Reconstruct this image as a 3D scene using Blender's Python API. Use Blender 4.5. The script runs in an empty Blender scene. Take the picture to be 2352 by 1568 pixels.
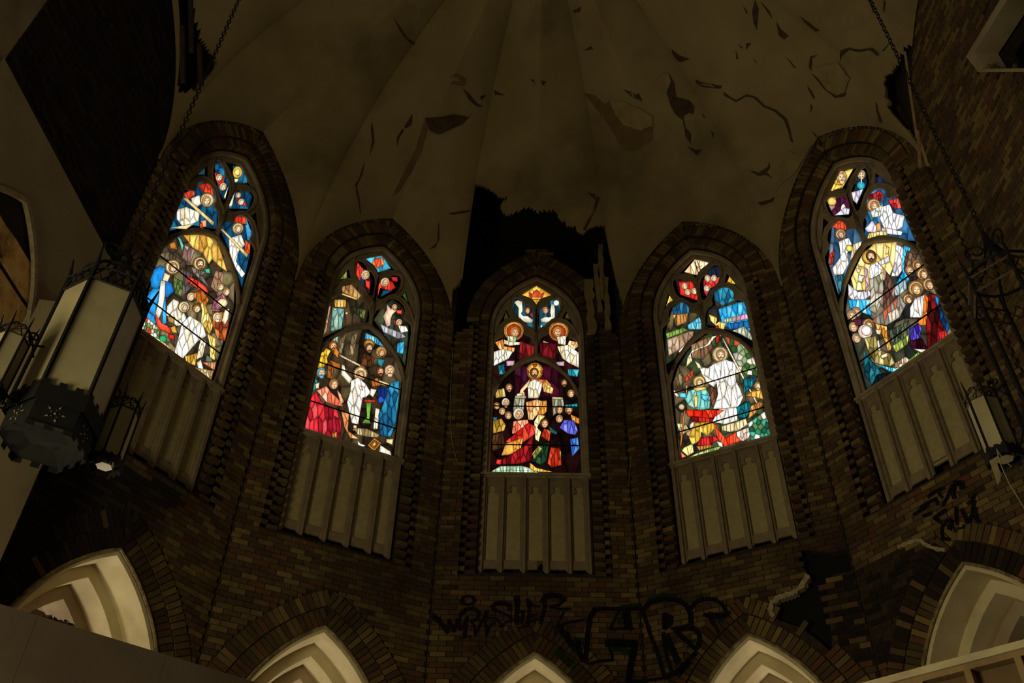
import bpy, bmesh, math, random
from mathutils import Vector, Matrix
from mathutils.bvhtree import BVHTree

# ------------------------------------------------------------------ camera, world, light, exposure
SC = bpy.context.scene
COL = SC.collection
FPX, PITCH, ROLL, YAW = 2115.56, 0.7322, 0.0276, -0.0156
CX, CY = 1176.0, 784.0
CAM = Vector((0, 0, 1.6))
_f = Vector((math.sin(YAW) * math.cos(PITCH), math.cos(YAW) * math.cos(PITCH), math.sin(PITCH)))
_r = Vector((math.cos(YAW), -math.sin(YAW), 0))
_u = _r.cross(_f)
RX = math.cos(ROLL) * _r + math.sin(ROLL) * _u
UX = -math.sin(ROLL) * _r + math.cos(ROLL) * _u
FX = _f
cd = bpy.data.cameras.new('camera'); cam = bpy.data.objects.new('camera', cd); COL.objects.link(cam)
cd.sensor_width = 36.0; cd.lens = 36.0 * FPX / 2352.0; cd.clip_end = 200
m = Matrix.Identity(4)
for i in range(3):
    m[i][0] = RX[i]; m[i][1] = UX[i]; m[i][2] = -FX[i]; m[i][3] = CAM[i]
cam.matrix_world = m
SC.camera = cam

world = bpy.data.worlds.new('world'); SC.world = world; world.use_nodes = True
bg = world.node_tree.nodes['Background']
bg.inputs[0].default_value = (1.0, 0.86, 0.46, 1); bg.inputs[1].default_value = 0.16

def area(name, loc, target, size, energy, col):
    l = bpy.data.lights.new(name, 'AREA'); l.shape = 'RECTANGLE'; l.size, l.size_y = size; l.energy = energy; l.color = col
    o = bpy.data.objects.new(name, l); COL.objects.link(o); o.location = loc
    o.rotation_euler = (Vector(target) - Vector(loc)).to_track_quat('-Z', 'Y').to_euler()
    return o
# daylight through the tall openings of the nave (behind the camera, left side)
area('nave_window_light', (-5.3, 1.6, 2.2), (2.5, 10.0, 5.5), (2.0, 2.6), 330, (1.0, 0.87, 0.52))

SC.view_settings.view_transform = 'Standard'
SC.view_settings.look = 'None'
SC.view_settings.exposure = 0.0
SC.view_settings.gamma = 1.0
SC.view_settings.use_curve_mapping = False

# ------------------------------------------------------------------ geometry of the place
OX, OY = 0.2041, 6.4525          # centre of the polygonal apse
PSI, DELTA, RP = 0.0067, 0.5023, 6.0
WF = -0.25                        # brick face, relative to the plane of the stone panels
HALF = (RP + WF) * math.tan(DELTA / 2)
Z0 = 1.6
ZS, ZT = 8.3112 + Z0, 6.5546 + Z0     # sill and tips of the blind panels
HA = 0.8615

def bay_axes(b):
    a = PSI + (b - 3) * DELTA
    return Vector((math.sin(a), math.cos(a), 0)), Vector((math.cos(a), -math.sin(a), 0))
def bay_mat(b):
    n, t = bay_axes(b); o = Vector((OX, OY, 0)) + n * RP
    return Matrix(((t.x, n.x, 0, o.x), (t.y, n.y, 0, o.y), (0, 0, 1, 0), (0, 0, 0, 1)))
BM = {b: bay_mat(b) for b in range(-1, 8)}
def wp(b, u, z, w=0.0):
    return BM[b] @ Vector((u, w, z))
def ray(x, y):
    return (RX * ((x - CX) / FPX) - UX * ((y - CY) / FPX) + FX)
def bp(b, x, y, w=0.0):
    n, t = bay_axes(b); d = ray(x, y); o = Vector((OX, OY, 0)) + n * (RP + w)
    s = n.dot(o - CAM) / n.dot(d); X = CAM + d * s
    return t.dot(X - Vector((OX, OY, 0))), X.z
def pr(X):
    q = X - CAM; d = q.dot(FX)
    if d < 0.05: return (-9999, -9999)
    return CX + FPX * q.dot(RX) / d, CY - FPX * q.dot(UX) / d
def inside(p, poly):
    x, y = p; c = False; n = len(poly)
    for i in range(n):
        x1, y1 = poly[i]; x2, y2 = poly[i - 1]
        if (y1 > y) != (y2 > y) and x < (x2 - x1) * (y - y1) / (y2 - y1) + x1: c = not c
    return c

class Arch:                       # pointed arch, half span s, springing z, rise h
    def __init__(self, s, zs, h):
        self.s, self.zs, self.h = s, zs, h; self.R = (s * s + h * h) / (2 * s); self.c = self.R - s
    def half(self, z, off=0.0):
        if z <= self.zs: return self.s + off
        q = (self.R + off) ** 2 - (z - self.zs) ** 2
        return math.sqrt(q) - self.c if q > self.c ** 2 else -1.0
    def apex(self, off=0.0):
        return self.zs + math.sqrt((self.R + off) ** 2 - self.c ** 2)
    def pts(self, off=0.0, n=14):   # from right spring over the apex to left spring
        r = self.R + off; a1 = math.acos(self.c / r)
        R_ = [(r * math.cos(a1 * i / n) - self.c, self.zs + r * math.sin(a1 * i / n)) for i in range(n + 1)]
        return R_ + [(-x, z) for x, z in reversed(R_[:-1])]
LUN = Arch(HALF, 12.6, 2.46)       # where the vault meets the wall
WIN = Arch(HA, 13.07, 1.38)        # outer edge of the stone window frame
LOW = Arch(1.10, 4.94, 1.905)      # arches of the ambulatory

# ------------------------------------------------------------------ materials (all procedural)
MATS = {}
def lin(h):
    v = [int(h[i:i + 2], 16) / 255 for i in (0, 2, 4)]
    return [c / 12.92 if c <= 0.04045 else ((c + 0.055) / 1.055) ** 2.4 for c in v]
def mat(name, c1, c2=None, scale=4.0, rough=0.9, bump=0.0, bscale=30.0, metal=0.0, tint=None, stain=None, stain_scale=0.5, lo=0.4, hi=0.65):
    if name in MATS: return MATS[name]
    m = bpy.data.materials.new(name); m.use_nodes = True; N = m.node_tree.nodes; L = m.node_tree.links
    b = N['Principled BSDF']; b.inputs['Roughness'].default_value = rough; b.inputs['Metallic'].default_value = metal
    b.inputs['Specular IOR Level'].default_value = 0.25
    tc = N.new('ShaderNodeTexCoord')
    geo = N.new('ShaderNodeNewGeometry')
    c1 = lin(c1); c2 = lin(c2) if c2 else [x * 0.75 for x in c1]
    nz = N.new('ShaderNodeTexNoise'); nz.inputs['Scale'].default_value = scale; nz.inputs['Detail'].default_value = 6
    L.new(geo.outputs['Position'], nz.inputs['Vector'])
    mx = N.new('ShaderNodeMix'); mx.data_type = 'RGBA'
    mx.inputs[6].default_value = (*c1, 1); mx.inputs[7].default_value = (*c2, 1)
    rp = N.new('ShaderNodeMapRange'); rp.inputs[1].default_value = 0.35; rp.inputs[2].default_value = 0.65
    L.new(nz.outputs[0], rp.inputs[0]); L.new(rp.outputs[0], mx.inputs[0])
    out = mx.outputs[2]
    if tint:                        # brick to brick colour from a mesh attribute
        at = N.new('ShaderNodeAttribute'); at.attribute_name = 'tint'
        cr = N.new('ShaderNodeValToRGB'); e = cr.color_ramp.elements
        for i, h in enumerate(tint):
            p = i / (len(tint) - 1)
            if i == 0: e[0].position = 0; el = e[0]
            elif i == len(tint) - 1: el = e[-1]; el.position = 1
            else: el = e.new(p)
            el.color = (*lin(h), 1)
        L.new(at.outputs['Fac'], cr.inputs[0])
        m2 = N.new('ShaderNodeMix'); m2.data_type = 'RGBA'; m2.blend_type = 'MULTIPLY'; m2.inputs[0].default_value = 1
        L.new(cr.outputs[0], m2.inputs[6])
        g = N.new('ShaderNodeMapRange'); g.inputs[3].default_value = 0.6; g.inputs[4].default_value = 1.25
        L.new(nz.outputs[0], g.inputs[0]); L.new(g.outputs[0], m2.inputs[7]); out = m2.outputs[2]
    if stain:                       # old soot and water marks
        n2 = N.new('ShaderNodeTexNoise'); n2.inputs['Scale'].default_value = stain_scale; n2.inputs['Detail'].default_value = 7
        n2.inputs['Roughness'].default_value = 0.62
        L.new(geo.outputs['Position'], n2.inputs['Vector'])
        r2 = N.new('ShaderNodeMapRange'); r2.inputs[1].default_value = lo; r2.inputs[2].default_value = hi
        L.new(n2.outputs[0], r2.inputs[0])
        m3 = N.new('ShaderNodeMix'); m3.data_type = 'RGBA'; L.new(r2.outputs[0], m3.inputs[0])
        L.new(out, m3.inputs[6]); m3.inputs[7].default_value = (*lin(stain), 1); out = m3.outputs[2]
    L.new(out, b.inputs['Base Color'])
    if bump:
        n3 = N.new('ShaderNodeTexNoise'); n3.inputs['Scale'].default_value = bscale; n3.inputs['Detail'].default_value = 4
        L.new(geo.outputs['Position'], n3.inputs['Vector'])
        bp_ = N.new('ShaderNodeBump'); bp_.inputs['Strength'].default_value = bump; bp_.inputs['Distance'].default_value = 0.02
        L.new(n3.outputs[0], bp_.inputs['Height']); L.new(bp_.outputs[0], b.inputs['Normal'])
    MATS[name] = m; return m

BRICK = mat('wall_brick', '6a5436', scale=9, rough=0.95, bump=0.5, bscale=40, tint=['54432a', '4b3b27', '615030', '6c5a36', '59482b', '473725', '776338', '5c3d28'], stain='2c2018', stain_scale=0.55, lo=0.47, hi=0.72)
BRICK_SHADE = mat('shaded_brick', '2a2018', scale=9, rough=0.95, bump=0.5, bscale=40, tint=['1e1610', '241a12', '1a130e', '2c2016', '201812', '181210', '30241a', '24180f'])  # darker copy of the wall brick, shade put into its colour
MORTAR = mat('mortar', '352a1e', '241b13', scale=14, bump=0.4)
PLASTER = mat('vault_plaster', '877854', '7e6e4a', scale=1.3, bump=0.25, bscale=6, stain='4a3c26', stain_scale=0.42, lo=0.5, hi=0.78)
WALLPL = mat('wall_plaster', '94866a', '887a5e', scale=1.6, bump=0.2, bscale=10, stain='5c4c36', stain_scale=0.7, lo=0.55, hi=0.85)
SOFFIT = mat('soffit_plaster', 'cfc19a', 'c0b18a', scale=3, bump=0.1, stain='a09068', stain_scale=1.2, lo=0.5, hi=0.8)
SOFFIT2 = mat('soffit_plaster_brown', 'a8967a', '96846a', scale=3, bump=0.1)
STONE = mat('window_stone', '9a8a70', '887860', scale=7, bump=0.25, bscale=50, stain='54463a', stain_scale=1.3, lo=0.5, hi=0.8)
STONEP = mat('panel_stone', 'a0926a', '94865e', scale=12, bump=0.2, bscale=60)
STONEM = mat('panel_moulding_stone', '83735a', '74654e', scale=7, bump=0.25, bscale=50)
IRON = mat('black_iron', '0b0907', '070605', scale=20, rough=0.75)
BRONZE = mat('worn_iron', '4a3c26', '2c2418', scale=20, rough=0.45, metal=0.5)
OPAL = mat('opal_glass', '9a9070', '8e8466', scale=5, rough=0.35)
LATH = mat('lath', '3a2c1e', '2a2018', scale=12)
DARK = mat('void_shade', '120d0a', '0c0907', scale=3)  # near-black colour standing in for unlit depth behind holes
LOSS_SHADE2 = mat('shallow_loss_and_shade', '6a5838', '5c4a2e', scale=5, bump=0.3)
LOSS_SHADE = mat('plaster_loss_and_shade', '4a3a26', '3a2c1c', scale=8, bump=0.4)
FLAKE = mat('plaster_flake', '8a7952', '7a6a48', scale=5, bump=0.2)
LEAD = mat('lead', '0a0908', '060505', scale=20, rough=0.7)
PAINT = mat('black_paint', '0b0a09', '070606', scale=20, rough=0.7)
PAINTG = mat('green_overspray', '26341c', '303a22', scale=12, rough=0.9)
WOOD = mat('stud_wood', '8a7350', '7a6444', scale=9, bump=0.2)
BOARD = mat('partition_board', '55483a', '4c4034', scale=2.5)
PLANK = mat('old_board', 'dcb474', 'bc9050', scale=6, bump=0.3, stain='3c2412', stain_scale=2.2, lo=0.5, hi=0.7)
FLOOR = mat('floor', '4a4034', '3c342a', scale=1.5, bump=0.3)
PALE = mat('broken_mortar', '9a8c6c', '82745a', scale=14, bump=0.5)

# ------------------------------------------------------------------ mesh helpers
class MB:
    def __init__(self): self.v = []; self.f = []; self.t = []
    def add(self, vs, fs, tint=None):
        k = len(self.v); self.v += [tuple(x) for x in vs]
        for f in fs:
            self.f.append([k + i for i in f]); self.t.append(tint if tint is not None else 0.5)
    def box(self, a, b, tint=None, M=None):
        (x0, y0, z0), (x1, y1, z1) = a, b
        vs = [Vector(p) for p in ((x0,y0,z0),(x1,y0,z0),(x1,y1,z0),(x0,y1,z0),(x0,y0,z1),(x1,y0,z1),(x1,y1,z1),(x0,y1,z1))]
        if M: vs = [M @ p for p in vs]
        self.add(vs, [(0,3,2,1),(4,5,6,7),(0,1,5,4),(1,2,6,5),(2,3,7,6),(3,0,4,7)], tint)
    def prism(self, poly, y0, y1, tint=None):    # polygon in (x,z), extruded in y
        n = len(poly)
        vs = [(x, y0, z) for x, z in poly] + [(x, y1, z) for x, z in poly]
        fs = [list(range(n)), list(range(2 * n - 1, n - 1, -1))] + [(i, n + i, n + (i + 1) % n, (i + 1) % n) for i in range(n)]
        self.add(vs, fs, tint)
    def tube(self, path, r, n=6, closed=False):
        path = [Vector(p) for p in path]; k = len(self.v); m = len(path)
        for i, p in enumerate(path):
            if closed: d = path[(i + 1) % m] - path[i - 1]
            else: d = path[min(i + 1, m - 1)] - path[max(i - 1, 0)]
            d.normalize(); a = Vector((0, 0, 1)) if abs(d.z) < 0.9 else Vector((1, 0, 0))
            e1 = d.cross(a).normalized(); e2 = d.cross(e1)
            rr = r[i] if isinstance(r, (list, tuple)) else r
            for j in range(n):
                t = 2 * math.pi * j / n; self.v.append(tuple(p + e1 * (rr * math.cos(t)) + e2 * (rr * math.sin(t))))
        for i in range(m if closed else m - 1):
            for j in range(n):
                a0 = k + i * n + j; a1 = k + i * n + (j + 1) % n; ni = (i + 1) % m
                self.f.append([a0, a1, k + ni * n + (j + 1) % n, k + ni * n + j]); self.t.append(0.5)
        if not closed:
            self.f.append([k + j for j in range(n)][::-1]); self.f.append([k + (m - 1) * n + j for j in range(n)]); self.t += [0.5, 0.5]
    def lathe(self, prof, n=24, c=(0, 0)):
        k = len(self.v)
        for r, z in prof:
            for j in range(n):
                t = 2 * math.pi * j / n; self.v.append((c[0] + r * math.cos(t), c[1] + r * math.sin(t), z))
        for i in range(len(prof) - 1):
            for j in range(n):
                self.f.append([k + i * n + j, k + i * n + (j + 1) % n, k + (i + 1) * n + (j + 1) % n, k + (i + 1) * n + j]); self.t.append(0.5)
    def mesh(self, name, material, tint=False, smooth=False):
        me = bpy.data.meshes.new(name); me.from_pydata(self.v, [], self.f)
        if material: me.materials.append(material)
        if tint:
            at = me.attributes.new('tint', 'FLOAT', 'FACE'); at.data.foreach_set('value', self.t)
        if smooth: me.polygons.foreach_set('use_smooth', [True] * len(me.polygons))
        me.update(); return me
    def obj(self, name, material, parent=None, M=None, tint=False, smooth=False):
        return link(name, self.mesh(name, material, tint, smooth), parent, M)
def link(name, me, parent=None, M=None):
    o = bpy.data.objects.new(name, me); COL.objects.link(o)
    if parent: o.parent = parent
    if M: o.matrix_local = M
    return o
def empty(name, M=None):
    o = bpy.data.objects.new(name, None); COL.objects.link(o); o.empty_display_size = 0.1
    if M: o.matrix_world = M
    return o
def tag(o, label=None, cat=None, group=None, kind=None):
    if label: o['label'] = label
    if cat: o['category'] = cat
    if group: o['group'] = group
    if kind: o['kind'] = kind
    return o
def plate(outline, holes, w0, w1, material, bevel=0.0, name='plate'):     # flat slab with holes, outline in (u, z), thickness along w
    cu = bpy.data.curves.new(name, 'CURVE'); cu.dimensions = '2D'; cu.fill_mode = 'BOTH'
    cu.extrude = (w1 - w0) / 2 - bevel; cu.bevel_depth = bevel; cu.bevel_resolution = 0; cu.offset = -bevel
    for poly in [outline] + list(holes):
        s = cu.splines.new('POLY'); s.points.add(len(poly) - 1)
        for p, q in zip(s.points, poly): p.co = (q[0], q[1], 0, 1)
        s.use_cyclic_u = True
    o = bpy.data.objects.new(name, cu); COL.objects.link(o)
    dg = bpy.context.evaluated_depsgraph_get(); me = bpy.data.meshes.new_from_object(o.evaluated_get(dg))
    bpy.data.objects.remove(o); bpy.data.curves.remove(cu)
    mid = (w0 + w1) / 2
    for v in me.vertices:
        x, y, z = v.co; v.co = (x, mid - z, y)
    me.materials.clear(); me.materials.append(material); me.update(); me.name = name
    return me
def chaikin(p, n=2):
    for _ in range(n):
        q = []
        for i in range(len(p)):
            a, b = p[i], p[(i + 1) % len(p)]
            q += [(0.75 * a[0] + 0.25 * b[0], 0.75 * a[1] + 0.25 * b[1]), (0.25 * a[0] + 0.75 * b[0], 0.25 * a[1] + 0.75 * b[1])]
        p = q
    return p
def mirror(p): return [(-x, z) for x, z in reversed(p)]
def arc_ring(arch, o0, o1, zbot=None):   # closed U-shaped band between two offsets of an arch
    a = arch.pts(o1); b = arch.pts(o0)
    if zbot is not None:
        a = [(a[0][0], zbot)] + a + [(a[-1][0], zbot)]; b = [(b[0][0], zbot)] + b + [(b[-1][0], zbot)]
    return a + b[::-1]
# ------------------------------------------------------------------ brick walls
rnd = random.Random(7)
COURSE, BL = 0.0762, 0.222
BRICK_MESH = []; SHADE_MESH = []
SHADE_PX = [[(-50, 1340), (60, 1160), (110, 1030), (260, 1060), (330, 1085), (430, 1150), (345, 1190), (300, 1260), (240, 1275), (90, 1325), (-50, 1420)],
           [(1905, 1330), (1990, 1290), (2085, 1262), (2180, 1262), (2220, 1235), (2400, 1262), (2400, 1345), (2260, 1300), (2180, 1330), (2110, 1420), (2070, 1530), (1930, 1510)]]  # outlines where deep shade is painted into the bricks
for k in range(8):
    mb = MB(); mb.box((-0.5, 0, -0.5), (0.5, 1, 0.5), k / 7); BRICK_MESH.append(mb.mesh('brick', BRICK, tint=True)); SHADE_MESH.append(mb.mesh('shaded_brick', BRICK_SHADE, tint=True))

# holes torn in the brickwork, traced as pixels of the photograph and laid on the wall they are in
HOLE4_PX = [(1832, 1258), (1870, 1262), (1905, 1268), (1958, 1254), (1990, 1262), (1986, 1300), (1950, 1312), (1915, 1318), (1898, 1345), (1905, 1420), (1912, 1500), (1880, 1470), (1840, 1440), (1782, 1420), (1775, 1395), (1790, 1372), (1822, 1362), (1850, 1335), (1858, 1318), (1836, 1295)]
LOSS5_PX = [(2000, 1290), (2070, 1255), (2100, 1300), (2090, 1400), (2060, 1480), (1990, 1440), (1975, 1340)]

def wall_bricks(b, zlo, zhi, full=False, lower=True, window=True):
    """list of bricks (cu, cz, length, height, angle, w_front, depth)"""
    out = []
    hole4 = HOLE4_PX if b == 4 else None
    nz = int((zhi - zlo) / COURSE)
    for k in range(nz):
        z0 = zlo + k * COURSE; zm = z0 + COURSE / 2
        lim = HALF if full else LUN.half(zm)
        if lim <= 0.02: continue
        lim -= 0.004
        ex = 0.0
        if window:
            if 8.02 < zm < 13.07: ex = 1.03 + (0.10 if k % 2 else 0.0)
            elif zm >= 13.07: ex = max(0, WIN.half(zm, 0.42))
        if lower and zm < 7.5: ex = max(ex, max(0.0, LOW.half(zm, 0.50)))
        spans = [(-lim, lim)] if ex <= 0.01 else [(-lim, -ex), (ex, lim)]
        for a, c in spans:
            if c - a < 0.03: continue
            ph = (0.5 if k % 2 else 0.0) * BL
            x = math.floor((a - ph) / BL) * BL + ph
            while x < c:
                x0, x1 = max(x, a) + 0.005, min(x + BL, c) - 0.005
                x += BL
                if x1 - x0 < 0.02: continue
                cu, cz = (x0 + x1) / 2, zm
                px = pr(wp(b, cu, cz, WF))
                if hole4 and inside(px, hole4): continue
                if b == 5 and inside(px, LOSS5_PX) and rnd.random() < 0.45: continue
                if rnd.random() < 0.008: continue
                out.append((cu, cz, x1 - x0, COURSE - 0.011, 0.0, WF + rnd.uniform(-0.004, 0.006), 0.03))
    return out
def ring_bricks(arch, o0, o1, wf, b=None, zmin=None, step=0.079, depth=0.05):
    out = []
    for sgn in (1, -1):
        r = arch.R + (o0 + o1) / 2; a1 = math.acos(arch.c / r); n = max(3, int(r * a1 / step))
        for i in range(n):
            t = a1 * (i + 0.5) / n
            cu = sgn * (r * math.cos(t) - arch.c); cz = arch.zs + r * math.sin(t)
            if b == 4 and inside(pr(wp(b, cu, cz, WF)), HOLE4_PX): continue
            L = (o1 - o0) - 0.010
            out.append((cu, cz, L, r * a1 / n - 0.012, sgn * t if sgn > 0 else math.pi - t, wf + rnd.uniform(-0.004, 0.005), depth))
    return out
def jamb_bricks():
    out = []
    k = 0; z = 8.04
    while z < 13.05:
        for s in (-1, 1):
            wf = -0.10 if k % 2 else -0.215
            out.append((s * (0.955 if k % 2 == 0 else 0.945), z + COURSE / 2, 0.15 if k % 2 == 0 else 0.13, COURSE - 0.010, 0.0, wf + rnd.uniform(-.006, .006), 0.10))
        z += COURSE; k += 1
    return out
def brick_matrix(r):
    cu, cz, L, H, ang, wf, dp = r
    return Matrix.Translation((cu, wf, cz)) @ Matrix.Rotation(-ang, 4, 'Y') @ Matrix.Diagonal((L, dp, H, 1))
def lay_bricks(wall, b, bricks, limit=300):
    scored = []
    for r in bricks:
        X = wp(b, r[0], r[1], WF); x, y = pr(X); d = (X - CAM).length
        vis = -20 < x < 2372 and -20 < y < 1588
        if y > 1568 - 0 or (x < 330 and y > 1390 + 0.3 * x) : vis = False
        if not vis and not (-400 < x < 2750 and -300 < y < 2000): continue
        scored.append((-(r[2] * r[3] / d / d) if vis else 1.0, r))
    scored.sort(key=lambda q: q[0])
    mb = MB(); ms = MB()
    for i, (sc, r) in enumerate(scored):
        k = 7 if (r[1] < 6.7 and rnd.random() < 0.12) else rnd.randrange(8); M = brick_matrix(r); px = pr(wp(b, r[0], r[1], WF))
        shaded = b == 0 or (any(inside(px, s) for s in SHADE_PX) and rnd.random() < 0.95)  # these bricks take the dark copy as painted shade
        if i < limit and sc < 0:
            link('brick', (SHADE_MESH if shaded else BRICK_MESH)[k], wall, M)
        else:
            (ms if shaded else mb).box((-0.5, 0, -0.5), (0.5, 1, 0.5), k / 7, M)
    if mb.v:
        o = mb.obj('brickwork', BRICK, wall, tint=True); o['kind'] = 'stuff'
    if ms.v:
        o = ms.obj('shaded_brickwork', BRICK_SHADE, wall, tint=True); o['kind'] = 'stuff'

WALLNAME = {0: 'wall_chancel_left', 1: 'wall_apse_left', 2: 'wall_apse_centre_left', 3: 'wall_apse_centre', 4: 'wall_apse_centre_right', 5: 'wall_apse_right', 6: 'wall_chancel_right'}
PLACE = {1: 'leftmost', 2: 'second from left', 3: 'middle', 4: 'second from right', 5: 'rightmost'}
notch = [(-HALF, 0), (-LOW.s, 0)] + LOW.pts()[::-1] + [(LOW.s, 0), (HALF, 0)]
ZTOP = 17.2
RAG3 = [(HALF, 12.45), (1.42, 12.8), (1.2, 12.95), (1.16, 13.4), (1.02, 13.8), (0.95, 14.1), (0.72, 14.35), (0.55, 14.62), (0.3, 14.8), (0.18, 14.98), (-0.1, 15.0), (-0.25, 14.86), (-0.5, 14.7), (-0.7, 14.38), (-0.92, 14.1), (-1.05, 13.75), (-1.12, 13.3), (-1.2, 12.9), (-1.42, 12.7), (-HALF, 12.4)]
def rect_arch(arch, off, zb):
    p = arch.pts(off); return [(p[0][0], zb)] + p + [(p[-1][0], zb)]
for b in range(1, 6):
    top = [(HALF, ZTOP), (-HALF, ZTOP)]
    if b == 3: top = RAG3
    _p = WIN.pts(0.17); holes = [[(1.13, 8.03), (1.13, 13.0)] + _p + [(-1.13, 13.0), (-1.13, 8.03)]]
    holes2 = [rect_arch(WIN, 0.015, 8.08)]
    if b == 4:
        h4 = [bp(4, x, y, WF) for x, y in HOLE4_PX]
        h4 = [(min(u, HALF - 0.01), z) for u, z in h4]
        h4 = [q for q in h4 if LOW.half(q[1], 0.02) < q[0] or q[1] > 7.0]
        holes.append(h4)
        hu = [q[0] for q in h4]; hz = [q[1] for q in h4]; h4box = [(min(hu) - .05, min(hz) - .05), (HALF + .06, min(hz) - .05), (HALF + .06, max(hz) + .05), (min(hu) - .05, max(hz) + .05)]
    wall = link(WALLNAME[b], plate(notch + top, holes, WF + 0.018, -0.08, MORTAR, name='wall'), None, BM[b])
    tag(wall, f'brick wall bay of the apse around the {PLACE[b]} stained glass window', None, None, 'structure')
    hc = (RP + 0.32) * math.tan(DELTA / 2)
    wide = [(-hc, 0)] + notch[1:-1] + [(hc, 0)] + ([(hc, ZTOP), (-hc, ZTOP)] if b != 3 else [(hc, 12.45)] + RAG3[1:-1] + [(-hc, 12.4)])
    if b == 3: link('void_shade_sheet', plate([(-2.2, 11.5), (2.2, 11.5), (2.2, 18), (-2.2, 18)], [], 0.7, 0.8, DARK, name='void_shade_sheet'), wall)  # dark sheet painted as shade of the space behind
    me = plate(wide, holes2, -0.08, 0.26, MORTAR, name='wall_core')
    link('wall_back', plate(wide, [], 0.26, 0.32, MORTAR, name='wall_back'), wall)
    link('wall_core', me, wall)
    bricks = wall_bricks(b, 3.2, 15.05, full=(b == 3))
    if b == 3: bricks = [r for r in bricks if inside((r[0], r[1]), notch + RAG3)]
    if b == 4: link('cavity_shade', plate(h4, [], -0.10, -0.082, DARK, name='cavity_shade'), wall)  # dark sheet painted as the shade inside the torn hole
    bricks += ring_bricks(LOW, 0.035, 0.26, WF - 0.004, b) + ring_bricks(LOW, 0.27, 0.49, WF - 0.012, b)
    bricks += ring_bricks(WIN, 0.18, 0.41, WF - 0.004) + ring_bricks(WIN, 0.01, 0.185, -0.19, depth=0.12)
    bricks += jamb_bricks()
    lay_bricks(wall, b, bricks)
    # plastered orders of the ambulatory arch
    for o0, o1, w0, w1, mt, nm in ((-0.05, 0.0, WF + 0.02, 0.20, SOFFIT, 'arch_soffit'), (-0.19, 0.0, 0.20, 0.55, SOFFIT, 'arch_order'), (-0.34, 0.0, 0.55, 0.95, SOFFIT2, 'arch_order')):
        link(nm, plate(arc_ring(LOW, o0, o1, 0.0), [], w0, w1, mt, name=nm), wall)
    # thin stone bead round the arch edge
    mb = MB(); mb.tube([(u, WF - 0.005, z) for u, z in LOW.pts(0.012, 20)], 0.022, 6); mb.obj('arch_bead', mat('bead_stone', '8e7c56', '5e4e34', scale=12, bump=0.6), wall)
    # far wall and roof of the ambulatory
    hw = (RP + 3.0) * math.tan(DELTA / 2)
    link('ambulatory_wall', plate([(-hw, 0), (hw, 0), (hw, 7.4), (-hw, 7.4)], [], 3.0, 3.2, mat('ambulatory_brick', '5a3524', '3c2418', scale=10, bump=0.6, bscale=24), name='ambulatory_wall'), wall)
    hi = (RP + 0.3) * math.tan(DELTA / 2)
    mb = MB(); mb.add([(-hi, 0.3, 7.35), (hi, 0.3, 7.35), (hw, 3.1, 7.35), (-hw, 3.1, 7.35)], [(0, 1, 2, 3)]); mb.obj('ambulatory_ceiling', WALLPL, wall)
    # unseen fill lamp added behind the wall to brighten the arch soffit
    if True:
        P = wp(b, 0.0, 1.6, 1.9); T = wp(b, 0.0, 6.6, 0.1)
        area('soffit_fill_light', P, T, (1.6, 1.2), 125 if b in (1, 2, 3, 4) else 4, (1.0, 0.87, 0.66))

# broken pale mortar along the torn edges
def torn_rim(b, pts, wd):
    L_, R_ = [], []
    for i in range(len(pts) - 1):
        (x0, y0), (x1, y1) = pts[i], pts[i + 1]; n = 4; L = math.hypot(x1 - x0, y1 - y0)
        nx, ny = -(y1 - y0) / L, (x1 - x0) / L
        for j in range(n):
            f = j / n; x, y = x0 + (x1 - x0) * f, y0 + (y1 - y0) * f; a, c = wd * rnd.uniform(.5, 1.2), wd * rnd.uniform(.2, 0.8)
            L_.append(bp(b, x + nx * a, y + ny * a, WF)); R_.append(bp(b, x - nx * c, y - ny * c, WF))
    link('broken_mortar', plate(L_ + R_[::-1], [], WF - 0.03, WF + 0.08, PALE, name='broken_mortar'), bpy.data.objects[WALLNAME[b]])
torn_rim(4, [(1776, 1418), (1768, 1400), (1774, 1384), (1790, 1372), (1808, 1366), (1824, 1361), (1838, 1350), (1848, 1334), (1858, 1316)], 8)
torn_rim(5, [(2064, 1258), (2078, 1250), (2098, 1244), (2118, 1240), (2128, 1248), (2142, 1257), (2160, 1262), (2178, 1262)], 6)

# side walls of the chancel
wl = link(WALLNAME[0], plate([(-HALF, 0), (HALF, 0), (HALF, ZTOP), (-HALF, ZTOP)], [], WF + 0.018, 0.3, MORTAR, name='wall'), None, BM[0])
tag(wl, 'dark brick upper and plastered lower wall left of the apse', None, None, 'structure')
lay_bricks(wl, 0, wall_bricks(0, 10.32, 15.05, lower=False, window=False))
OPEN0 = Arch(0.98, 7.9, 1.55)
op = [(u - 0.32, z) for u, z in rect_arch(OPEN0, 0, 4.2)]
link('plaster_face', plate([(-1.56, 0), (HALF, 0), (HALF, 10.32), (-1.56, 10.32)], [op], WF - 0.05, WF + 0.01, WALLPL, name='plaster_face'), wl)
link('niche_rim', plate([(u - 0.32, z) for u, z in arc_ring(OPEN0, -0.05, 0.01, 4.25)], [], WF - 0.075, WF - 0.03, PALE, name='niche_rim'), wl)
for i, (u0, u1, z0, z1) in enumerate(((-1.25, 0.55, 8.62, 9.02), (-1.25, 0.6, 8.13, 8.585), (-1.25, 0.5, 7.6, 8.09), (-1.25, 0.62, 7.1, 7.56))):
    n = 8; a = [(u0 + (u1 - u0) * j / n, z0 + 0.02 * rnd.random()) for j in range(n + 1)]; c = [(u0 + (u1 - u0) * j / n, z1 - 0.03 * rnd.random() - (0.2 if (i == 2 and j > 5) else 0)) for j in range(n, -1, -1)]
    link('board', plate(a + c, [], WF - 0.012 - 0.004 * i, WF + 0.012, PLANK, name='board'), wl)
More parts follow.
